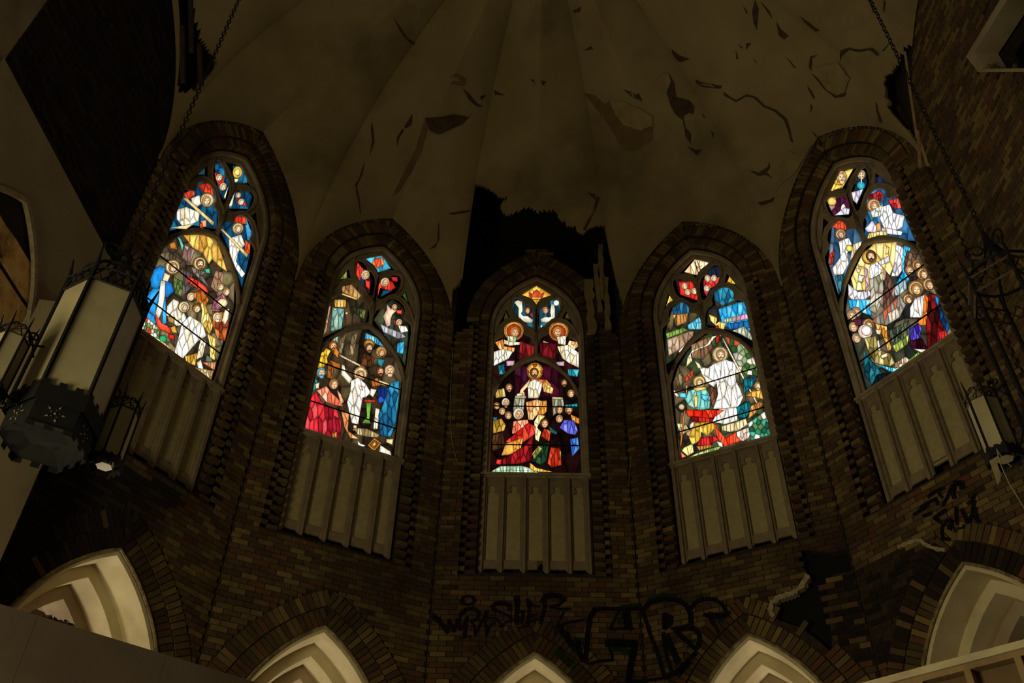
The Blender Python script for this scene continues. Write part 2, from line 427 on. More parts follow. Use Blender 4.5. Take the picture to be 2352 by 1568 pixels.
wr = link(WALLNAME[6], plate([(-HALF, 0), (HALF, 0), (HALF, ZTOP), (-HALF, ZTOP)], [[bp(6, *q, WF) for q in ((2238, 118), (2262, 160), (2352, 158), (2420, 158), (2400, -140), (2330, -40))]], WF + 0.018, 0.3, MORTAR, name='wall'), None, BM[6])
tag(wr, 'brown brick side wall right of the apse with a dark opening', None, None, 'structure')
OP6 = [bp(6, *q, WF) for q in ((2222, 130), (2250, 166), (2352, 163), (2430, 163), (2420, -160), (2300, 0))]
br = [r for r in wall_bricks(6, 4.0, 15.05, lower=False, window=False) if not inside((r[0], r[1]), OP6)]
lay_bricks(wr, 6, br)
a_, b_, c_, d_ = [bp(6, *q, WF) for q in ((2300, 0), (2222, 130), (2242, 120), (2322, -8))]
link('plaster_reveal', plate([a_, b_, bp(6, 2250, 166, WF), bp(6, 2262, 156, WF), c_, d_], [], WF - 0.02, WF + 0.3, WALLPL, name='plaster_reveal'), wr)
link('sill_edge', plate([bp(6, *q, WF) for q in ((2250, 166), (2262, 158), (2430, 156), (2430, 164))], [], WF - 0.02, WF + 0.2, WALLPL, name='sill_edge'), wr)
link('chamber_shade', plate([(-0.6, 10.5), (HALF, 10.5), (HALF, 15.5), (-0.6, 15.5)], [], 0.9, 1.0, DARK, name='chamber_shade'), wr)  # dark sheet standing in for shade inside the opening

# plastered corner pier, left
def footprint(name, fp, z0, z1, material, parent=None):
    mb = MB(); n = len(fp)
    mb.add([(x, y, z0) for x, y in fp] + [(x, y, z1) for x, y in fp], [list(range(n))[::-1], list(range(n, 2 * n))] + [(i, (i + 1) % n, n + (i + 1) % n, n + i) for i in range(n)])
    return mb.obj(name, material, parent)
pier = footprint('wall_pier_left', [(-5.62, 7.35), (-5.18, 7.42), (-4.98, 8.0), (-5.35, 8.5), (-5.7, 8.4)], 0, 8.75, WALLPL); tag(pier, 'pale plastered corner pier behind the left lantern', None, None, 'structure')

# nave behind the camera: side walls (the left one with tall openings), vault, floor
PL = wp(0, -HALF, 0, WF); PR_ = wp(6, HALF, 0, WF)
nl = MB()
yy = PL.y; segs = [(yy, 2.6, 0, 18.5), (2.6, 0.6, 9.0, 18.5), (2.6, 0.6, 0, 1.0), (0.6, -0.6, 0, 18.5), (-0.6, -2.8, 9.0, 18.5), (-0.6, -2.8, 0, 1.0), (-2.8, -4.2, 0, 18.5), (-4.2, -6.4, 9.0, 18.5), (-4.2, -6.4, 0, 1.0), (-6.4, -8, 0, 18.5)]
for y0, y1, z0, z1 in segs: nl.box((PL.x - 0.3, y1, z0), (PL.x - 0.02, y0, z1))
tag(nl.obj('wall_nave_left', WALLPL), 'pale plaster wall of the nave left of the chancel', None, None, 'structure')
nr = MB(); nr.box((PR_.x + 0.02, -8, 0), (PR_.x + 0.3, PR_.y, 18.5))
tag(nr.obj('wall_nave_right', WALLPL), 'plaster wall of the nave right of the chancel', None, None, 'structure')
fl = MB(); fl.box((-12, -9, -0.2), (12, 17, 0.0)); tag(fl.obj('floor', FLOOR), 'dusty dark church floor', None, None, 'structure')

# ------------------------------------------------------------------ vault
KZ = 18.0; K = Vector((OX, OY, KZ))
VHOLES = [
 [(1090, 424), (1112, 430), (1128, 438), (1140, 449), (1155, 456), (1167, 452), (1156, 463), (1149, 472), (1153, 488), (1165, 495), (1182, 489), (1196, 481), (1212, 476), (1222, 478), (1233, 487), (1250, 483), (1274, 485), (1284, 500), (1298, 512), (1304, 520), (1322, 520), (1328, 534), (1340, 540), (1352, 526), (1366, 521), (1388, 519), (1402, 580), (1416, 650), (1430, 700), (1440, 800), (1030, 800), (1040, 670), (1062, 640), (1075, 540)],
 [(412, -30), (440, -20), (441, 15), (447, 45), (455, 62), (458, 85), (472, 102), (480, 118), (492, 132), (497, 148), (484, 172), (468, 182), (455, 190), (452, 214), (436, 205), (424, 215), (408, 212)],
 [(2095, 105), (2078, 112), (2070, 130), (2062, 148), (2050, 168), (2036, 178), (2032, 192), (2036, 210), (2034, 222), (2044, 232), (2040, 246), (2052, 262), (2068, 280), (2082, 296), (2094, 308), (2106, 330), (2125, 350), (2128, 300), (2110, 200)],
]
ceil = MB()
def lun_pt(b, sgn, s):
    a1 = math.acos(LUN.c / LUN.R); t = a1 * s
    return wp(b, sgn * (LUN.R * math.cos(t) - LUN.c), LUN.zs + LUN.R * math.sin(t), WF - 0.0)
def groin_pt(b, sgn, s):
    S = wp(b, sgn * HALF, LUN.zs, WF); t = s * math.pi / 2
    X = Vector((OX, OY, 0)) + (S - Vector((OX, OY, S.z))) * math.cos(t); X.z = LUN.zs + (KZ - LUN.zs) * math.sin(t); return X
for b in range(0, 7):
    for sgn in (-1, 1):
        dense = b in (2, 3, 4) or (b == 0) or b == 6 or b in (1, 5)
        ns, nt = (130, 90) if b == 3 else ((90, 60) if b in (0, 6, 5) else (50, 30))
        k = len(ceil.v); grid = []
        for i in range(ns + 1):
            s = i / ns
            A = lun_pt(b, sgn, s); G = groin_pt(b, sgn, s)
            for j in range(nt + 1):
                t = j / nt; X = A.lerp(G, t); X.z += 0.25 * math.sin(math.pi * t) * s
                ceil.v.append(tuple(X))
        for i in range(ns):
            for j in range(nt):
                q = [k + i * (nt + 1) + j, k + (i + 1) * (nt + 1) + j, k + (i + 1) * (nt + 1) + j + 1, k + i * (nt + 1) + j + 1]
                c = sum((Vector(ceil.v[x]) for x in q), Vector()) / 4
                p = pr(c)
                if any(inside(p, h) for h in VHOLES): continue
                if sgn > 0: q = q[::-1]
                ceil.f.append(q); ceil.t.append(0.5)
ceiling = ceil.obj('ceiling', PLASTER, None, smooth=False)
_bm = bmesh.new(); _bm.from_mesh(ceiling.data); bmesh.ops.remove_doubles(_bm, verts=_bm.verts, dist=0.0008); _bm.to_mesh(ceiling.data); _bm.free()
tag(ceiling, 'stained plaster vault with peeling patches and holes above the apse', None, None, 'structure')
sm = ceiling.modifiers.new('thickness', 'SOLIDIFY'); sm.thickness = 0.05; sm.offset = 0.0
VB = BVHTree.FromPolygons([Vector(v) for v in ceil.v], ceil.f)
# nave vault continuing behind the camera
nv = MB(); prof = []
for i in range(-16, 17):
    t = math.pi / 2 * (1 - abs(i) / 16); prof.append(((OX + (PR_.x - OX) * (math.cos(t)) * (1 if i >= 0 else -1)) if i else OX, 12.6 + (KZ - 12.6) * math.sin(t)))
for i in range(len(prof) - 1):
    (x0, z0), (x1, z1) = prof[i], prof[i + 1]
    nv.add([(x0, OY - 0.9, z0), (x1, OY - 0.9, z1), (x1, -8, z1), (x0, -8, z0)], [(0, 1, 2, 3)])
tag(nv.obj('ceiling_nave', WALLPL), 'plaster vault of the nave', None, None, 'structure')
# dark roof shell added to keep light out of the vault holes
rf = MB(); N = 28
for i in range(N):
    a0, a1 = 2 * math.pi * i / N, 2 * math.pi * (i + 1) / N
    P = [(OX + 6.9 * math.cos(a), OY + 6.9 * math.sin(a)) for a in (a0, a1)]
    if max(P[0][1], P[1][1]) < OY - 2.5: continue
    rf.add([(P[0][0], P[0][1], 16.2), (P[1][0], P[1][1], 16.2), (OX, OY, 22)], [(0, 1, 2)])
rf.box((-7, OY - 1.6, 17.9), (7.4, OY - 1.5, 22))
tag(rf.obj('added_roof_shell', DARK), 'dark roof shell added over the broken vault to block light', None, None, 'structure')
# behind the torn side holes: rough laths

def on_vault(x, y, off=0.02):
    d = ray(x, y).normalized(); h = VB.ray_cast(CAM, d)
    if h[0] is None: return None
    n = h[1]
    if n.dot(d) > 0: n = -n
    return h[0] + n * off, n
def vault_patch(name, px, material, off=0.008, lift=None, jag=0.0):
    P = []
    r2 = random.Random(int(px[0][0] * 7 + px[0][1]))
    dense = []
    for i in range(len(px)):
        a, c = px[i], px[(i + 1) % len(px)]; n = max(1, int(math.hypot(c[0] - a[0], c[1] - a[1]) / 9))
        for j in range(n):
            f = j / n; dense.append((a[0] + (c[0] - a[0]) * f + r2.uniform(-jag, jag), a[1] + (c[1] - a[1]) * f + r2.uniform(-jag, jag)))
    front, back = [], []
    for i, (x, y) in enumerate(dense):
        h = on_vault(x, y, 0)
        if h is None: return None
        o = off
        if lift: o += lift * max(0, min(1, (math.sin(i / len(dense) * math.pi))) )
        front.append(h[0] + h[1] * (o + 0.008)); back.append(h[0] + h[1] * o)
    mb = MB(); n = len(front)
    mb.add(front + back, [list(range(n)), list(range(2 * n - 1, n - 1, -1))] + [(i, n + i, n + (i + 1) % n, (i + 1) % n) for i in range(n)])
    return mb.obj(name, material, ceiling)
# ------------------------------------------------------------------ peeling plaster and painted flap and ridge shade on the vault (traced outlines laid on the vault surface)
def px_list(s, ox, oy, sc):
    return [(ox + float(a) / sc, oy + float(c) / sc) for a, c in (q.split(',') for q in s.split())]
LOSS_SHADE_A = '''620,605 690,600 760,585 830,600 850,575 800,640 740,665 690,690 640,670
620,605 640,640 600,780 560,860 480,990 450,1000 500,900 570,760
1445,478 1500,490 1550,540 1570,515 1600,580 1640,640 1730,670 1790,650 1795,720 1760,740 1700,780 1640,770 1600,700 1540,600 1490,540
810,455 850,490 880,530 915,545 880,548 840,510
900,495 930,485 905,515
510,650 555,585 550,640 520,660
475,750 470,710 500,665 510,670 485,710
345,625 355,680 355,740 330,800 345,730 340,660
290,900 305,830 275,930 262,960 277,1010 282,1100 265,1010 254,950
1160,405 1240,420 1225,440 1190,435
1870,380 1900,430 1910,500 1980,520 2005,550 2000,590 1975,580 1950,600 1960,660 1990,690 1985,740 1960,700 1945,620 1905,590 1880,540 1860,480
1895,250 1930,280 1985,300 1940,318 1905,295
1965,750 2010,770 2048,770 2020,800
2015,405 2060,425 2150,440 2145,455 2050,445 2018,425
1365,65 1430,30 1420,60
1440,260 1475,235 1490,250
1640,455 1680,470 1700,490 1720,480 1735,520 1690,500
1455,992 1490,1000 1495,1030
1500,1010 1480,1090 1435,1180 1446,1186 1498,1080 1515,1020
740,1098 850,1080 845,1092 760,1106
690,1140 680,1250 640,1285 675,1275 696,1230
450,80 520,190 570,230 530,214 480,150
975,465 1035,490 985,490
745,400 780,375 825,405 820,440 745,430 760,415 800,415 780,395'''
LOSS_B = '''350,0 375,60 365,185 345,140 335,80
385,15 440,70 460,115 430,80
480,130 510,180 555,215 530,240 495,210
280,35 310,80 298,82
300,260 330,255 300,300
235,295 255,350 243,350
250,262 278,285 272,290
340,350 365,375 358,376
545,345 605,405 586,402
630,90 680,130 745,180 720,184 670,145 640,107
685,340 730,330 700,352 692,425 680,400
690,430 740,470 800,540 850,570 905,550 900,577 840,584 770,530
670,510 700,550 718,585 704,584 680,540
690,620 705,640 690,670
1085,610 1110,690 1125,735 1103,724 1088,660
165,550 240,600 300,565 360,580 410,630 480,660 540,710 562,780 580,860 565,850 546,780 522,717 470,672 400,642 350,590 300,577 240,613 170,572
465,1165 520,1100 590,1040 690,870 705,880 625,1030 570,1094 490,1169
370,1218 440,1203 470,1183 460,1212 390,1238
320,1023 380,1038 430,1000 435,968 443,1010 424,1038 460,1080 420,1052 370,1057
870,298 920,283 980,298 1060,288 1104,330 1090,337 1050,302 980,312 925,298 884,330 872,370 862,340
1115,308 1180,243 1130,308
1030,0 1060,30 1070,75 1060,74 1043,20
1125,0 1140,10 1130,80 1120,60
30,685 55,710 36,706
80,790 104,800 92,836 94,806
0,905 40,895 10,925
690,790 730,815 715,825'''
for i, s in enumerate(LOSS_SHADE_A.split('\n')): vault_patch('plaster_loss_and_shade', px_list(s, 700, 0, 2.24), LOSS_SHADE2 if i in (1, 2, 23) else LOSS_SHADE, 0.07 if i == 0 else 0.026, jag=0.8)  # first two outlines are flap and ridge shade painted as dark patches
for s in LOSS_B.split('\n'): vault_patch('plaster_loss_and_shade', px_list(s, 1600, 0, 2.613), LOSS_SHADE, 0.026, jag=0.6)
FL = '''1570,513 1640,520 1720,560 1790,600 1795,648 1730,668 1640,638 1600,578
1860,480 1800,430 1830,390 1868,382 1880,420
1010,1040 1045,1015 1005,1010'''
for s in FL.split('\n'): vault_patch('plaster_flake', px_list(s, 700, 0, 2.24), FLAKE, 0.03, lift=0.03, jag=1.0)
FL = '''690,428 720,400 860,380 930,470 905,548 850,568 800,538 740,468
470,1160 440,1100 560,950 690,868 590,1038 520,1098
520,950 560,910 600,940 590,980 540,985'''
for s in FL.split('\n'): vault_patch('plaster_flake', px_list(s, 1600, 0, 2.613), FLAKE, 0.03, lift=0.03, jag=1.0)

# broken laths in the holes
def stick(p, q, r=0.016, name='lath', material=None, parent=None):
    p, q = Vector(p), Vector(q); d = q - p; L = d.length
    mb = MB(); mb.box((-r, -r * 0.5, 0), (r, r * 0.5, L))
    M = Matrix.Translation(p) @ d.to_track_quat('Z', 'Y').to_matrix().to_4x4()
    return mb.obj(name, material or WOOD, parent, M)
def far(x, y, dist): return CAM + ray(x, y).normalized() * dist
for a, c, d0 in (((2108, 300), (2113, 385), 12.6), ((2110, 318), (2132, 382), 12.6), ((2106, 300), (2122, 378), 12.7), ((2086, 180), (2106, 318), 13.3), ((2078, 118), (2090, 200), 13.6)):
    stick(far(*a, d0), far(*c, d0 - 0.1), 0.014, 'lath', WOOD, ceiling)
for a, c, d0 in (((458, 100), (461, 195), 13.4), ((418, 60), (420, 190), 13.6), ((438, 0), (440, 120), 13.9)):
    stick(far(*a, d0), far(*c, d0 - 0.4), 0.03, 'lath', LATH, ceiling)
# hanging torn plaster and laths beside the collapse over the middle window
for a, c, w_ in (((1352, 645), (1360, 770), 0.09), ((1378, 565), (1384, 690), 0.06), ((1366, 610), (1378, 720), 0.05), ((1390, 640), (1396, 760), 0.06)):
    (u0, z0), (u1, z1) = bp(3, *a, WF), bp(3, *c, WF)
    n = 10; L_ = []; R_ = []
    for i in range(n + 1):
        f = i / n; L_.append((u0 + (u1 - u0) * f - w_ * rnd.uniform(.5, 1.1), z0 + (z1 - z0) * f)); R_.append((u0 + (u1 - u0) * f + w_ * rnd.uniform(.5, 1.1), z0 + (z1 - z0) * f))
    link('plaster_remnant', plate(L_ + R_[::-1], [], WF - 0.05, WF - 0.01, FLAKE, name='plaster_remnant'), bpy.data.objects[WALLNAME[3]])
# ------------------------------------------------------------------ stained glass
def make_glass():
    m = bpy.data.materials.new('stained_glass'); m.use_nodes = True; N = m.node_tree.nodes; L = m.node_tree.links
    N.remove(N['Principled BSDF']); out = N['Material Output']
    oi = N.new('ShaderNodeObjectInfo'); tc = N.new('ShaderNodeTexCoord')
    n1 = N.new('ShaderNodeTexNoise'); n1.inputs['Scale'].default_value = 9; n1.inputs['Detail'].default_value = 5
    mp = N.new('ShaderNodeMapping'); mp.inputs['Rotation'].default_value = (0, 0.5, 0); mp.inputs['Scale'].default_value = (2.2, 1, 0.7)
    L.new(tc.outputs['Object'], mp.inputs[0]); L.new(mp.outputs[0], n1.inputs['Vector'])
    wv = N.new('ShaderNodeTexWave'); wv.inputs['Scale'].default_value = 13; wv.inputs['Distortion'].default_value = 11; wv.inputs['Detail'].default_value = 3
    L.new(mp.outputs[0], wv.inputs['Vector'])
    r1 = N.new('ShaderNodeMapRange'); r1.inputs[1].default_value = 0.25; r1.inputs[2].default_value = 0.7; r1.inputs[3].default_value = 0.55; r1.inputs[4].default_value = 1.15
    L.new(n1.outputs[0], r1.inputs[0])
    r2 = N.new('ShaderNodeMapRange'); r2.inputs[1].default_value = 0.0; r2.inputs[2].default_value = 0.3; r2.inputs[3].default_value = 0.28; r2.inputs[4].default_value = 1.05
    L.new(wv.outputs[1], r2.inputs[0])
    mu = N.new('ShaderNodeMath'); mu.operation = 'MULTIPLY'; L.new(r1.outputs[0], mu.inputs[0]); L.new(r2.outputs[0], mu.inputs[1])
    ma = N.new('ShaderNodeAttribute'); ma.attribute_name = 'matt'      # fired-on shading, darker towards the leads
    r3 = N.new('ShaderNodeMapRange'); r3.inputs[3].default_value = 0.42; r3.inputs[4].default_value = 1.1; L.new(ma.outputs['Fac'], r3.inputs[0])
    m2 = N.new('ShaderNodeMath'); m2.operation = 'MULTIPLY'; L.new(mu.outputs[0], m2.inputs[0]); L.new(r3.outputs[0], m2.inputs[1]); mu = m2
    em = N.new('ShaderNodeEmission'); L.new(oi.outputs['Color'], em.inputs[0])
    st = N.new('ShaderNodeMath'); st.operation = 'MULTIPLY'; st.inputs[1].default_value = 1.75; L.new(mu.outputs[0], st.inputs[0])
    L.new(st.outputs[0], em.inputs[1]); L.new(em.outputs[0], out.inputs[0])
    return m
GLASS = make_glass()
def clip(poly, nx, ny, d):     # keep nx*x+ny*y<=d
    out = []
    for i in range(len(poly)):
        a, b = poly[i - 1], poly[i]; da = nx * a[0] + ny * a[1] - d; db = nx * b[0] + ny * b[1] - d
        if (da <= 0) != (db <= 0):
            t = da / (da - db); out.append((a[0] + (b[0] - a[0]) * t, a[1] + (b[1] - a[1]) * t))
        if db <= 0: out.append(b)
    return out
def parea(p): return sum(p[i - 1][0] * p[i][1] - p[i][0] * p[i - 1][1] for i in range(len(p))) / 2
def voronoi(poly, n, rg, an=0.55):
    poly = [(x, y * an) for x, y in poly]
    xs = [p[0] for p in poly]; ys = [p[1] for p in poly]; seeds = []; tries = 0
    md = math.sqrt(abs(parea(poly)) / max(n, 1)) * 0.72
    while len(seeds) < n and tries < 4000:
        tries += 1; s = (rg.uniform(min(xs), max(xs)), rg.uniform(min(ys), max(ys)))
        if inside(s, poly) and all(math.hypot(s[0] - t[0], s[1] - t[1]) > md * (0.995 ** (tries / 20)) for t in seeds): seeds.append(s)
    out = []
    for s in seeds:
        c = poly
        for t in seeds:
            if t is s: continue
            nx, ny = t[0] - s[0], t[1] - s[1]; d = (t[0] ** 2 + t[1] ** 2 - s[0] ** 2 - s[1] ** 2) / 2
            c = clip(c, nx, ny, d)
            if len(c) < 3: break
        if len(c) >= 3: out.append([(x, y / an) for x, y in c])
    return out
def offset(poly, g):           # positive g grows
    a = parea(poly)
    if a < 0: poly = poly[::-1]
    n = len(poly); out = []
    for i in range(n):
        p0, p1, p2 = poly[i - 1], poly[i], poly[(i + 1) % n]
        e1 = (p1[0] - p0[0], p1[1] - p0[1]); e2 = (p2[0] - p1[0], p2[1] - p1[1]); l1 = math.hypot(*e1) or 1e-6; l2 = math.hypot(*e2) or 1e-6
        n1 = (e1[1] / l1, -e1[0] / l1); n2 = (e2[1] / l2, -e2[0] / l2); m = (n1[0] + n2[0], n1[1] + n2[1]); k = 1 + n1[0] * n2[0] + n1[1] * n2[1]
        k = max(k, 0.5); out.append((p1[0] + m[0] * g / k, p1[1] + m[1] * g / k))
    return out
def ell(cx, cy, rx, ry=None, ang=0.0, n=14):
    ry = ry or rx; c, s = math.cos(ang), math.sin(ang)
    return [(cx + rx * math.cos(t) * c - ry * math.sin(t) * s, cy + rx * math.cos(t) * s + ry * math.sin(t) * c) for t in (2 * math.pi * i / n for i in range(n))]
CROP = {1: (280, 340, 2.7025), 2: (660, 540, 2.903), 3: (1080, 620, 3.2), 4: (1480, 560, 3.0147), 5: (1840, 350, 2.75)}
TILT = {1: 0.28, 2: 0.2, 3: 0.0, 4: -0.15, 5: -0.3}
GW = 0.105
class Glazier:
    def __init__(self, b, root):
        self.b, self.root = b, root; self.layer = 0; self.lead = MB(); self.paint = MB(); self.rg = random.Random(100 + b); self.n = 0
        self.ox, self.oy, self.sc = CROP[b]
    def uz(self, p, w): return bp(self.b, self.ox + p[0] / self.sc, self.oy + p[1] / self.sc, w)
    def next(self): self.layer += 1; return GW - 0.0003 * self.layer
    def piece(self, poly, hexc, w, gap=0.0045, jit=0.0):
        q = [self.uz(p, w) for p in poly]
        if abs(parea(q)) < 2.0e-4: return
        q = offset(q, -gap)
        if parea(q) < 6e-5: return
        mb = MB(); n = len(q); c = (sum(x for x, _ in q) / n, sum(z for _, z in q) / n)
        inn = [(x + (c[0] - x) * 0.5, z + (c[1] - z) * 0.5) for x, z in q]
        mb.add([(x, w - 0.00015, z) for x, z in q + inn], [(i, (i + 1) % n, n + (i + 1) % n, n + i) for i in range(n)] + [list(range(n, 2 * n))])
        me = mb.mesh('glass_pane', GLASS); at = me.attributes.new('matt', 'FLOAT', 'POINT'); at.data.foreach_set('value', [0.0] * n + [1.0] * n)
        o = link('glass_pane', me, self.root); col = lin(hexc); k = 1 + self.rg.uniform(-jit, jit)
        o.color = (min(col[0] * k, 1.2), min(col[1] * k, 1.2), min(col[2] * k, 1.2), 1); self.n += 1
    def back(self, poly, w, g=0.004):
        q = offset([self.uz(p, w) for p in poly], g); self.lead.add([(x, w, z) for x, z in q], [list(range(len(q)))])
    def poly(self, hexc, poly, gap=0.0035):
        w = self.next(); self.back(poly, w); self.piece(poly, hexc, w, gap)
    def fill(self, n, pal, poly):
        w = self.next(); self.back(poly, w)
        if n >= 40: pal = [''.join('%02x' % int(int(h[i:i + 2], 16) * 0.78) for i in (0, 2, 4)) for h in pal]
        for c in voronoi(poly, n, self.rg, 0.8 if n > 19 else 0.36): self.piece(c, self.rg.choice(pal), w, 0.0024, 0.18)
    def stroke(self, pts, wd):
        w = self.next()
        for i in range(len(pts) - 1):
            (x0, y0), (x1, y1) = pts[i], pts[i + 1]; L = math.hypot(x1 - x0, y1 - y0) or 1
            nx, ny = -(y1 - y0) / L * wd / 2, (x1 - x0) / L * wd / 2
            q = [self.uz(p, w) for p in ((x0 + nx, y0 + ny), (x1 + nx, y1 + ny), (x1 - nx, y1 - ny), (x0 - nx, y0 - ny))]
            self.paint.add([(x, w, z) for x, z in q], [(0, 1, 2, 3)])
    def face(self, cx, cy, r, hair, beard=False):
        skin = {3: 'd8a878', 2: 'e0b080', 5: 'e8bc90'}.get(self.b, 'f0cfa6')
        t = TILT[self.b]
        self.poly(hair, ell(cx, cy - r * 0.1, r * 1.0, r * 1.12, t), 0.002)
        self.poly(skin, ell(cx + 0.1 * r, cy + r * 0.08, r * 0.66, r * 0.86, t), 0.0015)
        if beard: self.poly(hair, ell(cx + 0.1 * r, cy + r * 0.78, r * 0.5, r * 0.45, t, 8), 0.001)
        for s in (-1, 1): self.stroke([(cx + 0.1 * r + s * r * 0.42, cy - r * 0.1), (cx + 0.1 * r + s * r * 0.14, cy - r * 0.06)], r * 0.15)
        self.stroke([(cx + 0.1 * r, cy), (cx + 0.14 * r, cy + r * 0.3)], r * 0.10)
        self.stroke([(cx - 0.1 * r, cy + r * 0.48), (cx + 0.3 * r, cy + r * 0.48)], r * 0.12)
    def halo(self, cx, cy, r, col, rim=None):
        self.poly(rim or 'b87c38', ell(cx, cy, r, r, 0, 18), 0.002); self.poly(col, ell(cx, cy, r * 0.86, r * 0.86, 0, 18), 0.002)
    def read(self, text):
        mir = None
        for ln in text.strip().split('\n'):
            t = ln.split()
            if not t: continue
            P = lambda a: [(float(x), float(y)) for x, y in (q.split(',') for q in a)]
            M = (lambda p: [(2 * mir - x, y) for x, y in p]) if mir else (lambda p: p)
            if t[0] == 'mirror': mir = float(t[1]); continue
            if t[0] == 'V': self.fill(int(t[1]), t[2].split('/'), M(P(t[3:])))
            elif t[0] == 'P': self.poly(t[1], M(P(t[2:])))
            elif t[0] == 'O':
                c = M(P([t[2]]))[0]; r = [float(x) for x in t[3].split(',')]; self.poly(t[1], ell(*c, *r))
            elif t[0] == 'H':
                c = M(P([t[2]]))[0]; self.halo(*c, float(t[3]), t[1], t[4] if len(t) > 4 else None)
            elif t[0] == 'F':
                c = M(P([t[2]]))[0]; self.face(*c, float(t[3]), t[1], 'b' in t[4:])
            elif t[0] == 'S': self.stroke(M(P(t[2:])), float(t[1]))
    def done(self):
        self.lead.obj('lead_came', LEAD, self.root)
        if self.paint.v: self.paint.obj('painted_line', PAINT, self.root)
WDATA = {}
